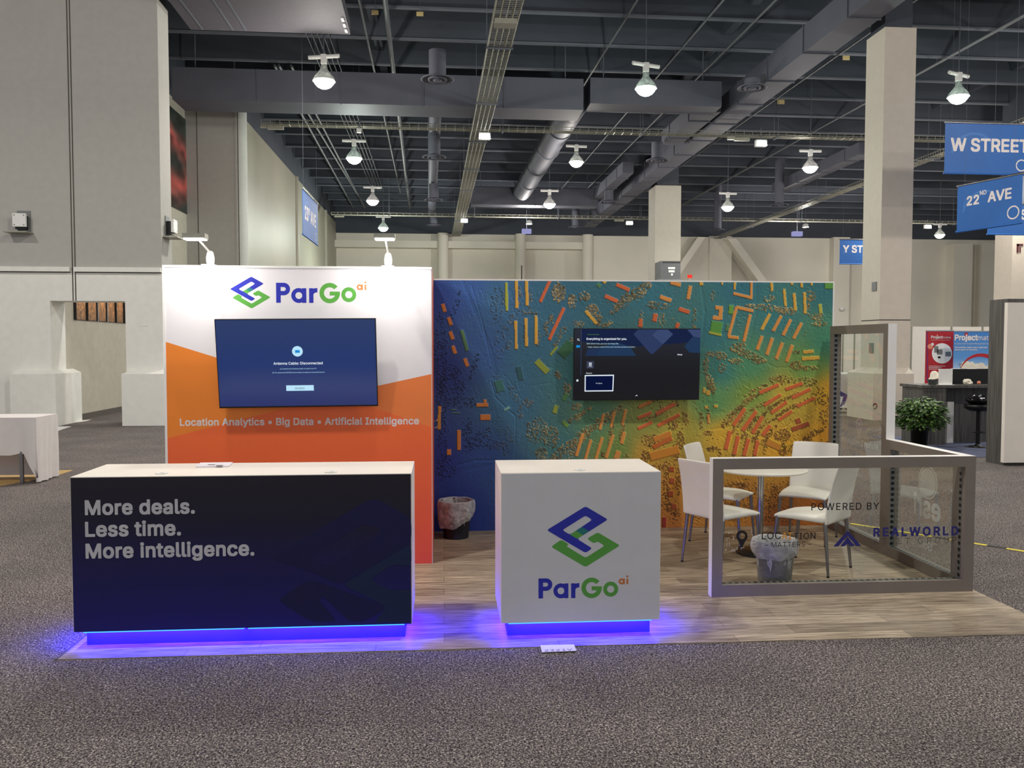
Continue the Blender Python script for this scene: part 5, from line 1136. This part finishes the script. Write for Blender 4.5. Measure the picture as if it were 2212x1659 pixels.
# hanging street signs
def sign(label, p00, ux, w, h, text, tsub=(), sw=True):
    """banner hung by two wires; p00 lower left, ux along its width, faces the viewer's side"""
    t = thing('hanging_sign', label, 'sign', p00+ux*(w/2), 0, 'blue hanging street signs'); up = Vector((0, 0, 1)); n = Vector((ux.y, -ux.x, 0))
    P = lambda x, z, d=0: p00+ux*x+up*z+n*d
    b = MB(); th = .012
    v = [P(x, z, d) for d in (-th, 0) for z in (0, h) for x in (0, w)]
    b.add(v, [(0, 2, 3, 1), (4, 5, 7, 6), (0, 1, 5, 4), (2, 6, 7, 3), (0, 4, 6, 2), (1, 3, 7, 5)]); bn = b.build('banner', 'sign_blue', t)
    MB().cyl(P(-.02, h, -.006), P(w+.02, h, -.006), .022, n=10).build('top_rail', 'chrome', t); MB().cyl(P(-.02, 0, -.006), P(w+.02, 0, -.006), .022, n=10).build('bottom_rail', 'sign_blue', t)
    b = MB(); 
    for x in (.15, w-.15): b.cyl(P(x, h, -.006), P(x, ZTOP-p00.z, -.006), .002, n=4)
    b.build('wire', 'joist', t)
    if sw:
        V, Fc = sdfshape(AND(RING(0, 0, h*.62, h*.56), WEDGE(0, 0, 40, 170)), -h*.64, h*.64, -.1, h*.64, 60); b = MB(); b.add([P(.62*h+x*.8, h*.32+y*.8, .0005) for x, y in V], Fc)
        V, Fc = sdfshape(AND(RING(0, 0, h*.5, h*.47), WEDGE(0, 0, 150, 300)), -h*.52, h*.52, -h*.52, h*.52, 60); b.add([P(.55*h+x*.8, h*.5+y*.8, .0006) for x, y in V], Fc); b.build('swirl_print', 'sign_mid', bn)
    for s, x, z, wd_, wt in text: ptext(s, P(x, z, .001), ux, up, wd_, 'w_print', bn, 'lettering', wt, 1, 44)
    for x, z, r in tsub:
        V, Fc = sdfshape(AND(RING(0, 0, r, r*.8), WEDGE(0, 0, -179, 60)), -r*1.1, r*1.1, -r*1.1, r*1.1, 40); b = MB(); b.add([P(x+a, z+c_, .001) for a, c_ in V], Fc)
        V, Fc = sdfshape(AND(RING(0, 0, r, r*.8), WEDGE(0, 0, 60, 180)), -r*1.1, r*1.1, -r*1.1, r*1.1, 40); b.add([P(x+a, z+c_, .001) for a, c_ in V], Fc); b.build('round_emblem', 'w_print', bn)
    return t
WX = Vector((1, 0, 0))
def fsign(label, u0, vt, vb, y, w, s, tu0, tvb, tu1, wt, em=()):
    a, b_ = aty(u0, vb, y), aty(u0, vt, y); h = b_.z-a.z; p = aty(tu0, tvb, y); q_ = aty(tu1, tvb, y)
    return sign(label, a, Vector((.99993, .0122, 0)).normalized(), w, h, [(s, p.x-a.x, p.z-a.z, q_.x-p.x, wt)], em)
fsign('blue W STREET sign at the right edge', 2040, 264, 374, 18, 2.35, 'W STREET', 2053.5, 325, 2224, .04, ((1.78, .2, .13),))
fsign('blue Y STREET sign partly behind the near column', 1813.5, 517, 570, 38, 2.35, 'Y STREET', 1821, 545, 1912, .04, ((1.8, .2, .13),))
fsign('blue street sign behind the 22ND AVE sign, only its lower edge showing', 2133, 440, 506, 23.5, 1.6, 'Z STREET'[2:], 2205, 473, 2300, .04)
a, b_ = aty(2066.5, 501, 15.5), aty(2068, 402, 15.5)
c_ = aty(2206, 472, 14.25); ux = Vector((c_.x-a.x, c_.y-a.y, 0)); L = ux.length; ux.normalize()
t = sign('blue 22ND AVE sign below the W STREET sign', a, ux, L, b_.z-a.z, [('22', L*.155, .46, L*.20, .04), ('ND', L*.365, .61, L*.105, .03), ('AVE', L*.49, .46, L*.36, .04)], ((L*.88, .20, .12),))
a, b_ = aty(654.5, 506, 22.8), aty(656, 406, 22.8); c_ = aty(687, 528, 25.3); ux = Vector((c_.x-a.x, c_.y-a.y, 0)); L = ux.length; ux.normalize()
sign('blue 23RD AVE sign near the left wall', a, ux, L, b_.z-a.z, [('23', L*.13, .46, L*.22, .04), ('RD', L*.36, .66, L*.11, .03), ('AVE', L*.50, .46, L*.36, .04)], ((L*.86, .2, .12),))

# ================================================================ left side
def emergency(label, p, ang):
    t = thing('emergency_light', label, 'wall light', p); t.rotation_euler = (0, 0, ang)
    R_ = lambda b, nm, m, bv=.004: b.build(nm, m, t, bevel=bv, local=True)
    R_(MB().box(-.13, .15, -.02, 0, -.06, .42), 'back_plate', 'grey_plastic'); R_(MB().box(-.3, .2, -.32, 0, -.085, -.06), 'shelf', 'tray')
    b = MB(); b.box(-.15, .13, -.2, -.14, .05, .34); R_(b, 'head', 'white', .05); R_(MB().box(-.12, .1, -.14, -.02, .0, .3), 'casing', 'black')
    b = MB(); 
    for x in (-.11, .09):
        for z in (.09, .3): b.cyl((x, -.203, z), (x, -.195, z), .016, n=10)
    R_(b, 'led', 'legsteel', 0)
emergency('white emergency light on the left wall', aty(52, 497, YW)+Vector((0, -.001, 0)), 0)
p = aty(362, 507, YW+.35); emergency('white emergency light on the wall edge beside the orange wall', Vector((xc+.001, YW+.4, p.z)), math.pi/2)
p = aty(313, 697, YW); t = thing('switch_plate', 'small white plate on the left wall beside the doorway', 'switch plate', p); MB().box(p.x-.07, p.x+.07, YW-.008, YW, p.z-.08, p.z+.08).build('plate', 'wall', t, bevel=.003)
# canyon pictures in the passage
def photo_print(nv, nu, seed, kind):
    J, I = np.mgrid[0:nv, 0:nu].astype(float); s = I/nu; v = J/nv; n1 = noise2(nv, nu, nu/5, seed); n2 = noise2(nv, nu, nu/14, seed+1); n3 = noise2(nv, nu, 2.2, seed+2)
    c = lambda *x: np.array(x, float)
    if kind == 'canyon':
        ridge = .52+.22*np.sin(s*5+seed)*.5+.12*n1; g = (v > ridge)[..., None]
        rock = c(168, 110, 62)*(.8+.8*n2[..., None])*(.6+.9*v[..., None])+c(20, 24, 26)*(1-v[..., None]); sky = c(84, 92, 84)+c(150, 60, 30)*(n1[..., None] > .55)
        return np.clip(np.where(g, sky, rock)*(.85+.3*n3[..., None]), 0, 255)
    out = np.ones((nv, nu, 3))*c(40, 46, 42)*(.6+.8*n2[..., None])
    m = np.clip((np.abs(v-.30-.05*np.sin(s*6))*-5+1.1+n1*.6-.3), 0, 1)+np.clip((np.abs(v-.76+.3*(s-.5))*-6+1.1+n1*.7-.3), 0, 1)
    out = out*(1-np.clip(m, 0, 1)[..., None]*.9)+c(214, 92, 84)*np.clip(m, 0, 1)[..., None]*(.45+.7*n2[..., None])
    w = np.clip(1.2-np.abs(s-.38-.12*(v-.45))*16, 0, 1)*(np.abs(v-.45) < .14+.08*n3)*(n3 > .35)
    out = out*(1-w[..., None]*.7)+c(214, 218, 206)*w[..., None]*.7
    return np.clip(out, 0, 255)
PRN = attrmat('photo_ink', .4)
ub = [162, 187.5, 210, 230.5, 249.5, 267.5, 284]; xw = xa
for i in range(6):
    pa_, pb_ = atx(ub[i], 700, xw+.03), atx(ub[i+1], 700, xw+.03); zb = atx(162, 690.5, xw+.03).z-.02*i*0
    lab = ['first', 'second', 'third', 'fourth', 'fifth', 'last'][i]
    t = thing('wall_picture', 'canyon picture in the doorway passage, %s from the left' % lab, 'picture', (xw, (pa_.y+pb_.y)/2, zb), 0, 'canyon pictures in the passage')
    g = .02; MB().box(xw+.002, xw+.028, pa_.y+g, pb_.y-g, zb, zb+1.25).build('panel', 'black', t)
    gridprint('picture_print', (xw+.03, pa_.y+.05, zb+.01), (0, pb_.y-pa_.y-.1, 0), (0, 0, 1.22), 40, 60, photo_print(60, 40, 20+i, 'canyon'), PRN, t)
    MB().cyl((xw+.05, pa_.y+g, zb-.01), (xw+.05, pa_.y+g, zb+1.2), .016, n=8).build('post', 'chrome' if i in (2, 3) else 'black', t)
# flower banner on the side wall
zb_, zt_ = aty(421, 463, YF).z, aty(421, 259, YF).z
t = thing('wall_banner', 'large red flower banner high on the side wall', 'banner', (xw, 27, zb_))
MB().box(xw+.002, xw+.03, 24.5, YF-.02, zb_, zt_).build('panel', 'black', t)
gridprint('banner_print', (xw+.032, 24.5, zb_), (0, YF-.02-24.5, 0), (0, 0, zt_-zb_), 160, 150, photo_print(150, 160, 41, 'flower'), PRN, t)
a = [atz(u, v, .002) for u, v in ((76, 930.5), (126, 930.5), (154, 921.5), (104, 921))]
t = thing('floor_paper', 'white sheet lying on the carpet at the foot of the left wall', 'paper', a[0]); MB().prism([(q.x, q.y) for q in a], .001, .006).build('sheet', 'paper', t)
a = [atz(u, v, .002) for u, v in ((164, 912.5), (185, 910), (197, 906.5), (176, 908))]
t = thing('floor_paper', 'small white scrap lying on the carpet in the doorway', 'paper', a[0]); MB().prism([(q.x, q.y) for q in a], .001, .006).build('sheet', 'paper', t)
# draped table at the left edge with its wood mat
p = atz(43, 1046); yt = p.y
xr_, xl_ = aty(77, 900, yt).x, aty(77, 900, yt).x-2.0; zt_ = aty(60, 902, yt).z; yb_ = yt+.62
a = [atz(u, v) for u, v in ((52, 1033.5), (0, 1065), (-60, 1065), (-60, 1030))]
b = MB(); b.prism([(xl_-1, yt-.55), (xr_-.62, yt-.55), (xr_-.06, yb_-.05), (xr_-.06, yb_+.6), (xl_-1, yb_+.6)], 0, .006)
struct(b.build('floor_mat', 'gold_floor'))
t = thing('folding_table', 'high table under white cloth at the left edge, one leg showing', 'table', (xr_-.5, yt+.3, 0.006))
MB().box(xl_, xr_-.03, yt+.03, yb_-.03, zt_-.045, zt_-.012).build('tabletop', 'lam', t)
for lx, ly in ((p.x, yt+.06), (xr_-.12, yb_-.09), (xl_+.1, yt+.06), (xl_+.1, yb_-.09)):
    MB().box(lx-.02, lx+.02, ly-.02, ly+.02, .006, zt_-.045).build('leg', 'legsteel', t, bevel=.003)
# cloth: top, hitched-up front, long side
cl = MB(); n = 46; r = random.Random(2)
def cloth():
    P = []; F = []; rows = 14; hem = lambda s: (.30 + .10*math.sin(s*2)+.18*max(0, 1-abs(s-.86)/.12)*0)
    per = []                                           # perimeter path: front left -> front right corner -> back right corner
    for k in range(n): per.append((xl_+(xr_-xl_)*k/(n-1), yt, k/(n-1), 0))
    for k in range(1, 26): per.append((xr_, yt+(yb_-yt)*k/25, 1, k/25))
    for j in range(rows+1):
        for (x, y, s, q_) in per:
            dx = x-p.x
            drop = (zt_-.42+.02*math.sin(dx*7)) if q_ == 0 else 0
            if q_ == 0:
                low = .40+.03*math.sin(dx*9) if dx < 0 else .44-.42*min(1, max(0, dx/(xr_-p.x)))**1.2
            else: low = .02
            z = zt_-(zt_-low)*j/rows; f_ = (j/rows)
            wv = .018*math.sin(28*s+4*q_*6+1.7*f_)*f_+.014*math.sin(61*s+9*q_)*f_
            pinch = .05*math.exp(-(dx/.12)**2)*f_ if q_ == 0 else 0
            P.append((x+(wv if q_ > 0 else 0), y-(wv if q_ == 0 else 0)+pinch, z))
    m = len(per)
    for j in range(rows):
        for i in range(m-1): a_ = j*m+i; F.append((a_, a_+m, a_+m+1, a_+1))
    o = len(P); P += [(xl_, yt, zt_), (xr_, yt, zt_), (xr_, yb_, zt_), (xl_, yb_, zt_)]; F.append((o, o+1, o+2, o+3))
    P += [(xl_, yb_, zt_), (xr_, yb_, zt_), (xr_, yb_, .03), (xl_, yb_, .03)]; F.append((o+4, o+7, o+6, o+5))
    return P, F
P_, F_ = cloth(); cl.add(P_, F_, 0, True); o = cl.build('tablecloth', 'cloth'); tag(o, 'white cloth draped over the high table at the left edge, hitched at one corner', 'tablecloth')
for e in o.data.polygons[-2:]: e.use_smooth = False

# ================================================================ right side
# striped tape on the carpet
A_, B_ = atz(1804, 1126), atz(2260, 1199); d = B_-A_; L = d.length; d.normalize(); nn = Vector((-d.y, d.x, 0)); b = MB(); k = 0.0; i = 0
while k < L:
    q0, q1 = A_+d*k, A_+d*min(L, k+.16); b.add([(*(q0-nn*.025).xy, .003), (*(q1-nn*.025).xy, .003), (*(q1+nn*.025).xy, .003), (*(q0+nn*.025).xy, .003)], [(0, 1, 2, 3)], 0 if i % 3 else 1); k += .16; i += 1
o = b.build('floor_tape', ['yellow', 'tape_black']); tag(o, 'yellow and black striped tape across the carpet behind the booth', 'tape')
# column fittings
p = aty(1882, 617, 20.04); xcol = aty(1899.5, 690, 20.05).x; ym_ = atx(1882, 617, xcol).y
t = thing('column_sign', 'grey square plate high on the near column', 'plate', p); MB().box(xcol-.02, xcol-.002, 20.2, 20.42, p.z-.11, p.z+.11).build('plate', 'grey_plastic', t, bevel=.004)
t = thing('column_sign', 'grey notice plate low on the near column, seen through the glass', 'plate', aty(1873, 751, 20.3))
MB().box(xcol-.02, xcol-.002, 20.3, 20.5, aty(1873, 762, 20.4).z, aty(1873, 741, 20.4).z).build('plate', 'grey_plastic', t)
p = aty(1890, 877, 19.82); t = thing('cable_hook', 'dark ring hook on the base of the near column', 'hook', p); MB().tube([(p.x+.05*math.cos(a), 19.815, p.z+.06*math.sin(a)) for a in np.linspace(-2.4, 3.4, 14)], .012).build('hook', 'black', t)
# speaker cabinet on the second column
a, b_ = aty(1427, 603, 39.9), aty(1470, 564, 39.9)
t = thing('speaker_cabinet', 'dark grey cabinet on the second column above the map wall', 'speaker', ((a.x+b_.x)/2, 40.3, a.z))
MB().box(a.x, b_.x, 39.9, 40.895, a.z, b_.z).build('cabinet', mat('cabinet_grey', (92, 96, 98), .6), t, bevel=.04)
MB().box(a.x+.1, b_.x, 39.88, 39.9, b_.z-.09, b_.z-.03).build('vent_slot', 'black', t); MB().box(a.x-.12, b_.x+.05, 39.85, 40.895, a.z-.06, a.z).build('shelf', 'grey_plastic', t)
b = MB(); p = aty(1452, 575, 39.88)
for k, w_ in enumerate((.2, .17, .05)): b.box(p.x-w_, p.x+w_*.7, 39.878, 39.884, p.z-.14-k*.15, p.z-.04-k*.15)
b.build('label_print', 'white', t)
p = aty(1490.5, 597, 52); t = thing('exit_sign', 'small red lit sign on the far wall above the map wall', 'exit sign', p); MB().box(p.x-.14, p.x+.14, 52, 52.08, p.z-.1, p.z+.1).build('sign', 'exit_red', t); MB().cyl((p.x, 52.04, p.z), (p.x, 52.04, 0), .03, n=8).build('pole', 'wall_far', t)
p = aty(1819, 667, 56.9); t = thing('wall_camera', 'small white round device on the far wall right of the map wall', 'camera', p); MB().lathe([(.0, -.14), (.1, -.1), (.14, 0), (.1, .1), (0, .14)], p, 16).cyl(p, (p.x, 57.1, p.z), .06, n=10).build('body', 'white', t)
p = aty(2203, 536, 29.99); t = thing('wall_emblem', 'dark red letter mark on the far right column', 'emblem', p); b = MB(); s_ = .12
b.box(p.x-s_, p.x-s_*.35, 29.98, 29.999, p.z-1.35*s_, p.z+1.2*s_).box(p.x-s_, p.x+s_, 29.98, 29.999, p.z+.7*s_, p.z+1.3*s_).box(p.x-s_*.1, p.x+s_*.3, 29.98, 29.999, p.z-1.3*s_, p.z+.3*s_); b.build('emblem', mat('dark_red', (84, 36, 40), .5), t)
# white partition walls of other booths
def partition(label, u0, u1, y, vt, seams=()):
    a, b_ = aty(u0, vt, y), aty(u1, vt, y); t = thing('white_partition', label, 'partition', ((a.x+b_.x)/2, y, 0))
    MB().box(a.x, b_.x, y, y+.08, 0.0, a.z).build('panel', 'lam', t)
    b = MB()
    for u in seams: q = aty(u, vt, y); b.box(q.x-.03, q.x+.03, y-.03, y, 0, a.z)
    if seams: b.build('post', 'tray', t)
partition('long white partition behind the near column, seen through the glass', 1786, 1962, 38, 705, (1821, 1846, 1886))
partition('white partition behind the red banner', 1966, 2230, 30, 705.5, (1968.5, 2055, 2122))
# cocktail table with bow
g = atz(1822, 896); c = Vector((g.x+.36, g.y+.75, 0)); zt_ = aty(1822, 807.5, g.y).z
t = thing('cocktail_table', 'tall table in a white stretch cover with a blue bow, seen through the glass', 'table', c)
MB().lathe([(0, zt_), (.36, zt_), (.37, zt_-.02), (.365, zt_-.05), (.25, zt_-.3), (.13, zt_-.55), (.12, zt_-.62), (.2, zt_-.8), (.27, zt_-.92), (.27, zt_-.93)], c, 36).build('cover', 'cloth', t)
b = MB(); q = Vector((c.x, c.y-.15, zt_-.6))
for s in (-1, 1):
    b.add([q+Vector((0, -.03, .02)), q+Vector((s*.2, -.06, .13)), q+Vector((s*.22, -.05, -.02)), q+Vector((0, -.05, -.04))], [(0, 1, 2, 3)]); b.add([q+Vector((0, -.04, 0)), q+Vector((s*.1, -.06, -.02)), q+Vector((s*.2, -.05, -.3)), q+Vector((s*.08, -.06, -.3))], [(0, 1, 2, 3)])
b.build('bow', 'bow', t)
b = MB()
for k in range(4):
    a = k*math.pi/2+.5; b.tube([(c.x, c.y, zt_-.9), (c.x+.08*math.cos(a), c.y+.08*math.sin(a), .1), (c.x+.34*math.cos(a), c.y+.34*math.sin(a), .015)], .012)
b.build('base', 'black', t)
# plant
g = atz(1985, 971); c = Vector((g.x, g.y, 0)); hp = aty(1985, 925, g.y).z; rp = 19/FPX*g.y
t = thing('potted_plant', 'leafy green plant in a black pot beside the dark desk', 'plant', c)
MB().lathe([(0, .01), (rp*.86, .0), (rp, hp), (rp*1.05, hp), (rp*1.05, hp-.03), (rp*.93, hp-.03), (0, hp-.05)], c, 30).build('pot', 'black', t)
ctr = aty(1985, 893, g.y); rx, rz_ = 56/FPX*g.y, 38/FPX*g.y; b = MB(); st = MB(); r = random.Random(4)
for k in range(26):
    a, e = r.uniform(0, 6.28), r.uniform(-.2, 1.2); tip = Vector((c.x+rx*.9*math.cos(a)*math.cos(e), c.y+rx*.9*math.sin(a)*math.cos(e), ctr.z+rz_*.85*math.sin(e))); mid = Vector((c.x+.3*(tip.x-c.x), c.y+.3*(tip.y-c.y), (hp+tip.z)/2+.12)); st.tube([(c.x, c.y, hp-.04), mid, tip], .006, 5)
for k in range(1900):
    a, e, q = r.uniform(0, 6.28), math.asin(r.uniform(-.75, 1)), r.random()**.45
    p = Vector((c.x+rx*q*math.cos(a)*math.cos(e), c.y+rx*q*math.sin(a)*math.cos(e), ctr.z+rz_*q*math.sin(e)-(.04 if e < 0 else 0)))
    d = Vector((math.cos(a), math.sin(a), r.uniform(-.9, .3))).normalized(); sd = d.cross(Vector((r.uniform(-.4, .4), r.uniform(-.4, .4), 1))).normalized(); l, w_ = r.uniform(.07, .12), r.uniform(.02, .034); n_ = d.cross(sd)
    b.add([p, p+d*l*.5+sd*w_+n_*.006, p+d*l, p+d*l*.5-sd*w_+n_*.006], [(0, 1, 2, 3)], 0 if r.random() < .75 else 1)
b.build('foliage', ['leaf', 'leaf2'], t); st.build('stem', 'stem', t)
# dark desk with things on it
yd = atz(2020, 962).y; ztop = aty(2060, 832, yd).z
xq = lambda u, y=yd: aty(u, 850, y).x
t = thing('dark_desk', 'dark wood grain desk behind the potted plant', 'desk', (xq(2060), yd, 0))
MB().box(xq(1991), xq(2190), yd-.02, yd+.75, ztop-.05, ztop).build('desktop', 'dark_wood', t, bevel=.004)
MB().box(xq(1994), xq(2044), yd, yd+.7, 0, ztop-.05).build('pedestal', 'dark_wood', t)
MB().box(xq(2062), xq(2180), yd+.45, yd+.7, 0, ztop-.05).build('back_panel', 'dark_wood', t)
a, b_ = aty(2045, 955, yd+.3), aty(2061, 868, yd+.3)
t = thing('white_box', 'tall white carton standing under the dark desk', 'box', ((a.x+b_.x)/2, yd+.5, 0)); MB().box(a.x, b_.x, yd+.3, yd+.44, 0, b_.z).build('carton', 'paper', t)
a, b_ = aty(2058, 832, yd+.4), aty(2190, 797, yd+.4)
t = thing('black_box', 'long black case standing on the dark desk', 'case', ((a.x+b_.x)/2, yd+.4, ztop)); MB().box(a.x, b_.x, yd+.4, yd+.62, ztop, b_.z).build('case', 'black', t, bevel=.01)
b = MB(); 
for u0, u1 in ((2062, 2078), (2096, 2112)): b.box(aty(u0, 800, yd+.4).x, aty(u1, 800, yd+.4).x, yd+.43, yd+.52, b_.z, b_.z+.008)
b.build('paper_edge', 'paper', t)
a, b_ = aty(2028, 832, yd+.1), aty(2058, 797, yd+.1)
t = thing('sign_holder', 'white paper in an upright stand on the dark desk', 'sign holder', ((a.x+b_.x)/2, yd+.1, ztop)); MB().box(a.x, b_.x, yd+.1, yd+.12, ztop+.005, b_.z).build('sheet', 'paper', t); MB().box(a.x-.01, b_.x+.01, yd+.04, yd+.2, ztop, ztop+.006).build('foot', 'white', t)
a = aty(2009, 832, yd+.36); rr = 13/FPX*yd
t = thing('woven_basket', 'grey basket on the dark desk', 'basket', (a.x, yd+.25, ztop)); MB().lathe([(0, .004), (rr*.8, .0), (rr, .10), (rr*1.04, .10), (rr*.96, .095), (rr*.75, .01)], (a.x, yd+.25, ztop), 24).build('basket', 'grey_plastic', t)
t = thing('cream_hat', 'pale tilted bowl-like hat lying on the basket', 'hat', (a.x+.03, yd+.25, ztop+.1)); b = MB(); b.lathe([(rr*1.15, 0), (rr*.8, .035), (rr*.6, .10), (rr*.3, .13), (0, .135)], (0, 0, 0), 24); o = b.build('hat_body', 'cloud', t, local=True); o.rotation_euler = (0, -.25, 0); o.location = (0, 0, .02)
p = aty(2090, 828, yd+.15); t = thing('crumpled_wrapper', 'crumpled pale wrapper on the dark desk', 'wrapper', (p.x, yd+.15, ztop)); bm = bmesh.new(); bmesh.ops.create_icosphere(bm, subdivisions=2, radius=.06)
r = random.Random(9)
vs = [(v.co.x*1.5+r.uniform(-.012, .012), v.co.y+r.uniform(-.012, .012), max(0, v.co.z*.9+.045+r.uniform(-.012, .012))) for v in bm.verts]; fs = [[v.index for v in f.verts] for f in bm.faces]; bm.free(); MB().add(vs, fs).build('wrapper', 'cloud', t, local=True)
p = aty(2114.5, 824, yd+.2); t = thing('red_ball', 'small red ball on the dark desk', 'ball', (p.x, yd+.2, ztop)); MB().lathe([(0, 0)]+[(.034*math.sin(k*math.pi/10), .034-.034*math.cos(k*math.pi/10)) for k in range(1, 10)]+[(0, .068)], (p.x, yd+.2, ztop), 18).build('ball', 'peach', t)
# stool with bag
g = atz(2112, 966); c = Vector((g.x, g.y, 0)); zs = aty(2110, 884, g.y).z
t = thing('bar_stool', 'black bar stool with a round foot in front of the dark desk', 'stool', c)
MB().lathe([(0, 0), (.2, 0), (.21, .012), (.06, .03), (.035, .06)], c, 30).build('base', 'black', t); MB().cyl((c.x, c.y, .03), (c.x, c.y, zs), .036, n=16).build('post', 'black', t)
MB().lathe([(0, zs-.03), (.15, zs-.03), (.24, zs+.02), (.25, zs+.08), (.22, zs+.085), (0, zs+.05)], c, 30).build('seat', 'black', t); MB().tube([(c.x+.2*math.cos(a), c.y+.2*math.sin(a), .28) for a in np.linspace(-2.6, -.5, 9)], .01).tube([(c.x, c.y, .28), (c.x+.2*math.cos(-1.5), c.y+.2*math.sin(-1.5), .28)], .01).build('footrest', 'black', t)
t = thing('black_bag', 'glossy black bag lying on the bar stool', 'bag', (c.x, c.y, zs+.105)); bm = bmesh.new(); bmesh.ops.create_icosphere(bm, subdivisions=3, radius=1)
vs = [(v.co.x*.23*(1+.1*math.sin(9*v.co.y+5*v.co.z)), v.co.y*.16, max(-.02, .06+v.co.z*.085*(1+.25*math.sin(11*v.co.x)))) for v in bm.verts]; fs = [[v.index for v in f.verts] for f in bm.faces]; bm.free(); MB().add(vs, fs, 0, True).build('bag_body', mat('bag_gloss', (20, 18, 20), .15), t, local=True)
# banner stands
yb_ = 17.2
def bstand(label, u0, u1, vt, m, draw):
    a, b_ = aty(u0, vt, yb_), aty(u1, vt, yb_); t = thing('banner_stand', label, 'banner stand', ((a.x+b_.x)/2, yb_, 0))
    MB().box(a.x, b_.x, yb_, yb_+.012, .1, a.z).build('banner', m, t); MB().box(a.x-.02, b_.x+.02, yb_-.08, yb_+.1, 0, .1).build('base', 'chrome', t, bevel=.01); MB().box(a.x, b_.x, yb_-.006, yb_+.02, a.z, a.z+.02).build('top_rail', 'chrome', t); MB().cyl(((a.x+b_.x)/2, yb_+.05, .1), ((a.x+b_.x)/2, yb_+.03, a.z), .01, n=8).build('pole', 'chrome', t)
    draw(t); return t
Yb = yb_-.002
bp = lambda x, y, d=0: (lambda q: (q.x, Yb-d, q.z))(aty(1760+x/4.894, 680-y/4.894, Yb))
def shp(fn, bb, m, t, d=0, n=60, nm='banner_print'): V, Fc = sdfshape(fn, *bb, n); flat(V, Fc, lambda x, y: bp(x, y, d), nm, m, t)
def red_draw(t):
    shp(AND(CIR(1345, -408, 107), BOX(1180, 1452, -800, 0)), (1230, 1456, -520, -296), 'paper', t, .001); shp(CIR(1220, -336, 28), (1188, 1252, -368, -300), 'peach', t, .001); shp(CIR(1244, -312, 16), (1224, 1262, -332, -294), 'w_print', t, .002); shp(CIR(1296, -216, 8), (1285, 1306, -226, -206), 'peach', t, .001)
    for k, (x0, y0, x1, y1) in enumerate(((1262, -400, 1306, -330), (1290, -420, 1350, -365), (1380, -440, 1440, -390), (1300, -460, 1330, -440))): shp(BOX(x0, x1, y0, y1), (x0-2, x1+2, y0-2, y1+2), ('grey_plastic', 'ink_fade', 'strip', 'black')[k], t, .002, 16)
    shp(BOX(1186, 1192, -700, -180), (1184, 1194, -702, -178), 'bow', t, .001, 8)
    for s, x0, y, x1, wt in (('Project', 1228, 250, 1352, .04), ('mates', 1352, 250, 1438, .0), ('Construction Project Management Software', 1228, 271, 1430, 0)): a, b_ = bp(x0, -y), bp(x1, -y); ptext(s, (a[0], Yb-.002, a[2]), (1, 0, 0), (0, 0, 1), b_[0]-a[0], 'w_print', t, 'lettering', wt, 1, 28)
_r = red_draw
def red_draw(t):
    _r(t)
    for x1, y in ((1380, 542), (1340, 558), (1330, 574)): shp(BOX(1205, x1, -y-2.5, -y+2.5), (1200, x1+5, -y-4, -y+4), 'w_print', t, .0015, 60)
bstand('red banner stand with a round desk photo, behind the dark desk', 2000.5, 2060.5, 715.5, 'red', red_draw)
yb_ -= .25; Yb = yb_-.002
def sky_draw(t):
    X0, X1 = 1478, 2000
    shp(AND(CIR(1760, -640, 232), AND(SUB(CIR(1760, -640, 232), CIR(1745, -665, 222)), BOX(1450, X1, -570, -400))), (1446, X1, -560, -398), 'red', t, .001, 120)
    shp(U(AND(BOX(1452, X1, -620, -530), CIR(1700, -720, 210)), CIR(1600, -545, 58), CIR(1660, -520, 26), CIR(1760, -545, 40), CIR(1710, -560, 46), CIR(1880, -560, 60)), (1446, X1, -600, -470), 'cloud', t, .0006, 110)
    shp(CIR(1602, -206, 20), (1580, 1624, -228, -184), 'red', t, .001); shp(U(BOX(1536, 1540, -560, -520), BOX(1520, 1560, -524, -518)), (1516, 1564, -562, -514), 'grey_plastic', t, .002)
    for s, x0, y, x1, wt in (('Project', 1478, 268, 1722, .045), ('mates', 1722, 268, 1905, .01), ('Construction Project Management Software', 1478, 313, 1900, 0), ('The smarter, faster way to get your', 1478, 352, 1825, .03), ('doors open for business.', 1478, 376, 1722, .03)): a, b_ = bp(x0, -y), bp(x1, -y); ptext(s, (a[0], Yb-.002, a[2]), (1, 0, 0), (0, 0, 1), b_[0]-a[0], 'w_print', t, 'lettering', wt, 1, 32)
bstand('blue sky banner stand with a red arc, behind the dark desk', 2061, 2170, 716.5, 'sky', sky_draw)
# dark kiosk with white front
y0k, y1k = 12.62, 12.2; xk = 8.43
zk = aty(2137, 648.5, 12.62).z
t = thing('display_kiosk', 'tall dark wood kiosk with a white front at the right edge', 'kiosk', (xk+.5, 12.4, 0))
MB().box(xk, xk+1.3, y1k, y0k, 0, zk).build('cabinet', 'dark_wood', t, bevel=.005)
xp = aty(2173, 800, y1k-.07).x
MB().box(xp, xp+1.1, y1k-.075, y1k-.001, .05, zk-.06).build('front_panel', 'lam', t, bevel=.004)
# blue carpet under the neighbouring booth
struct(MB().box(xq(1988)-.1, 14, y1k+.9, yd+1.5, 0, .006).build('floor_mat', mat('blue_grey_carpet', (92, 98, 124), .95, bump=.3, bscale=200)))
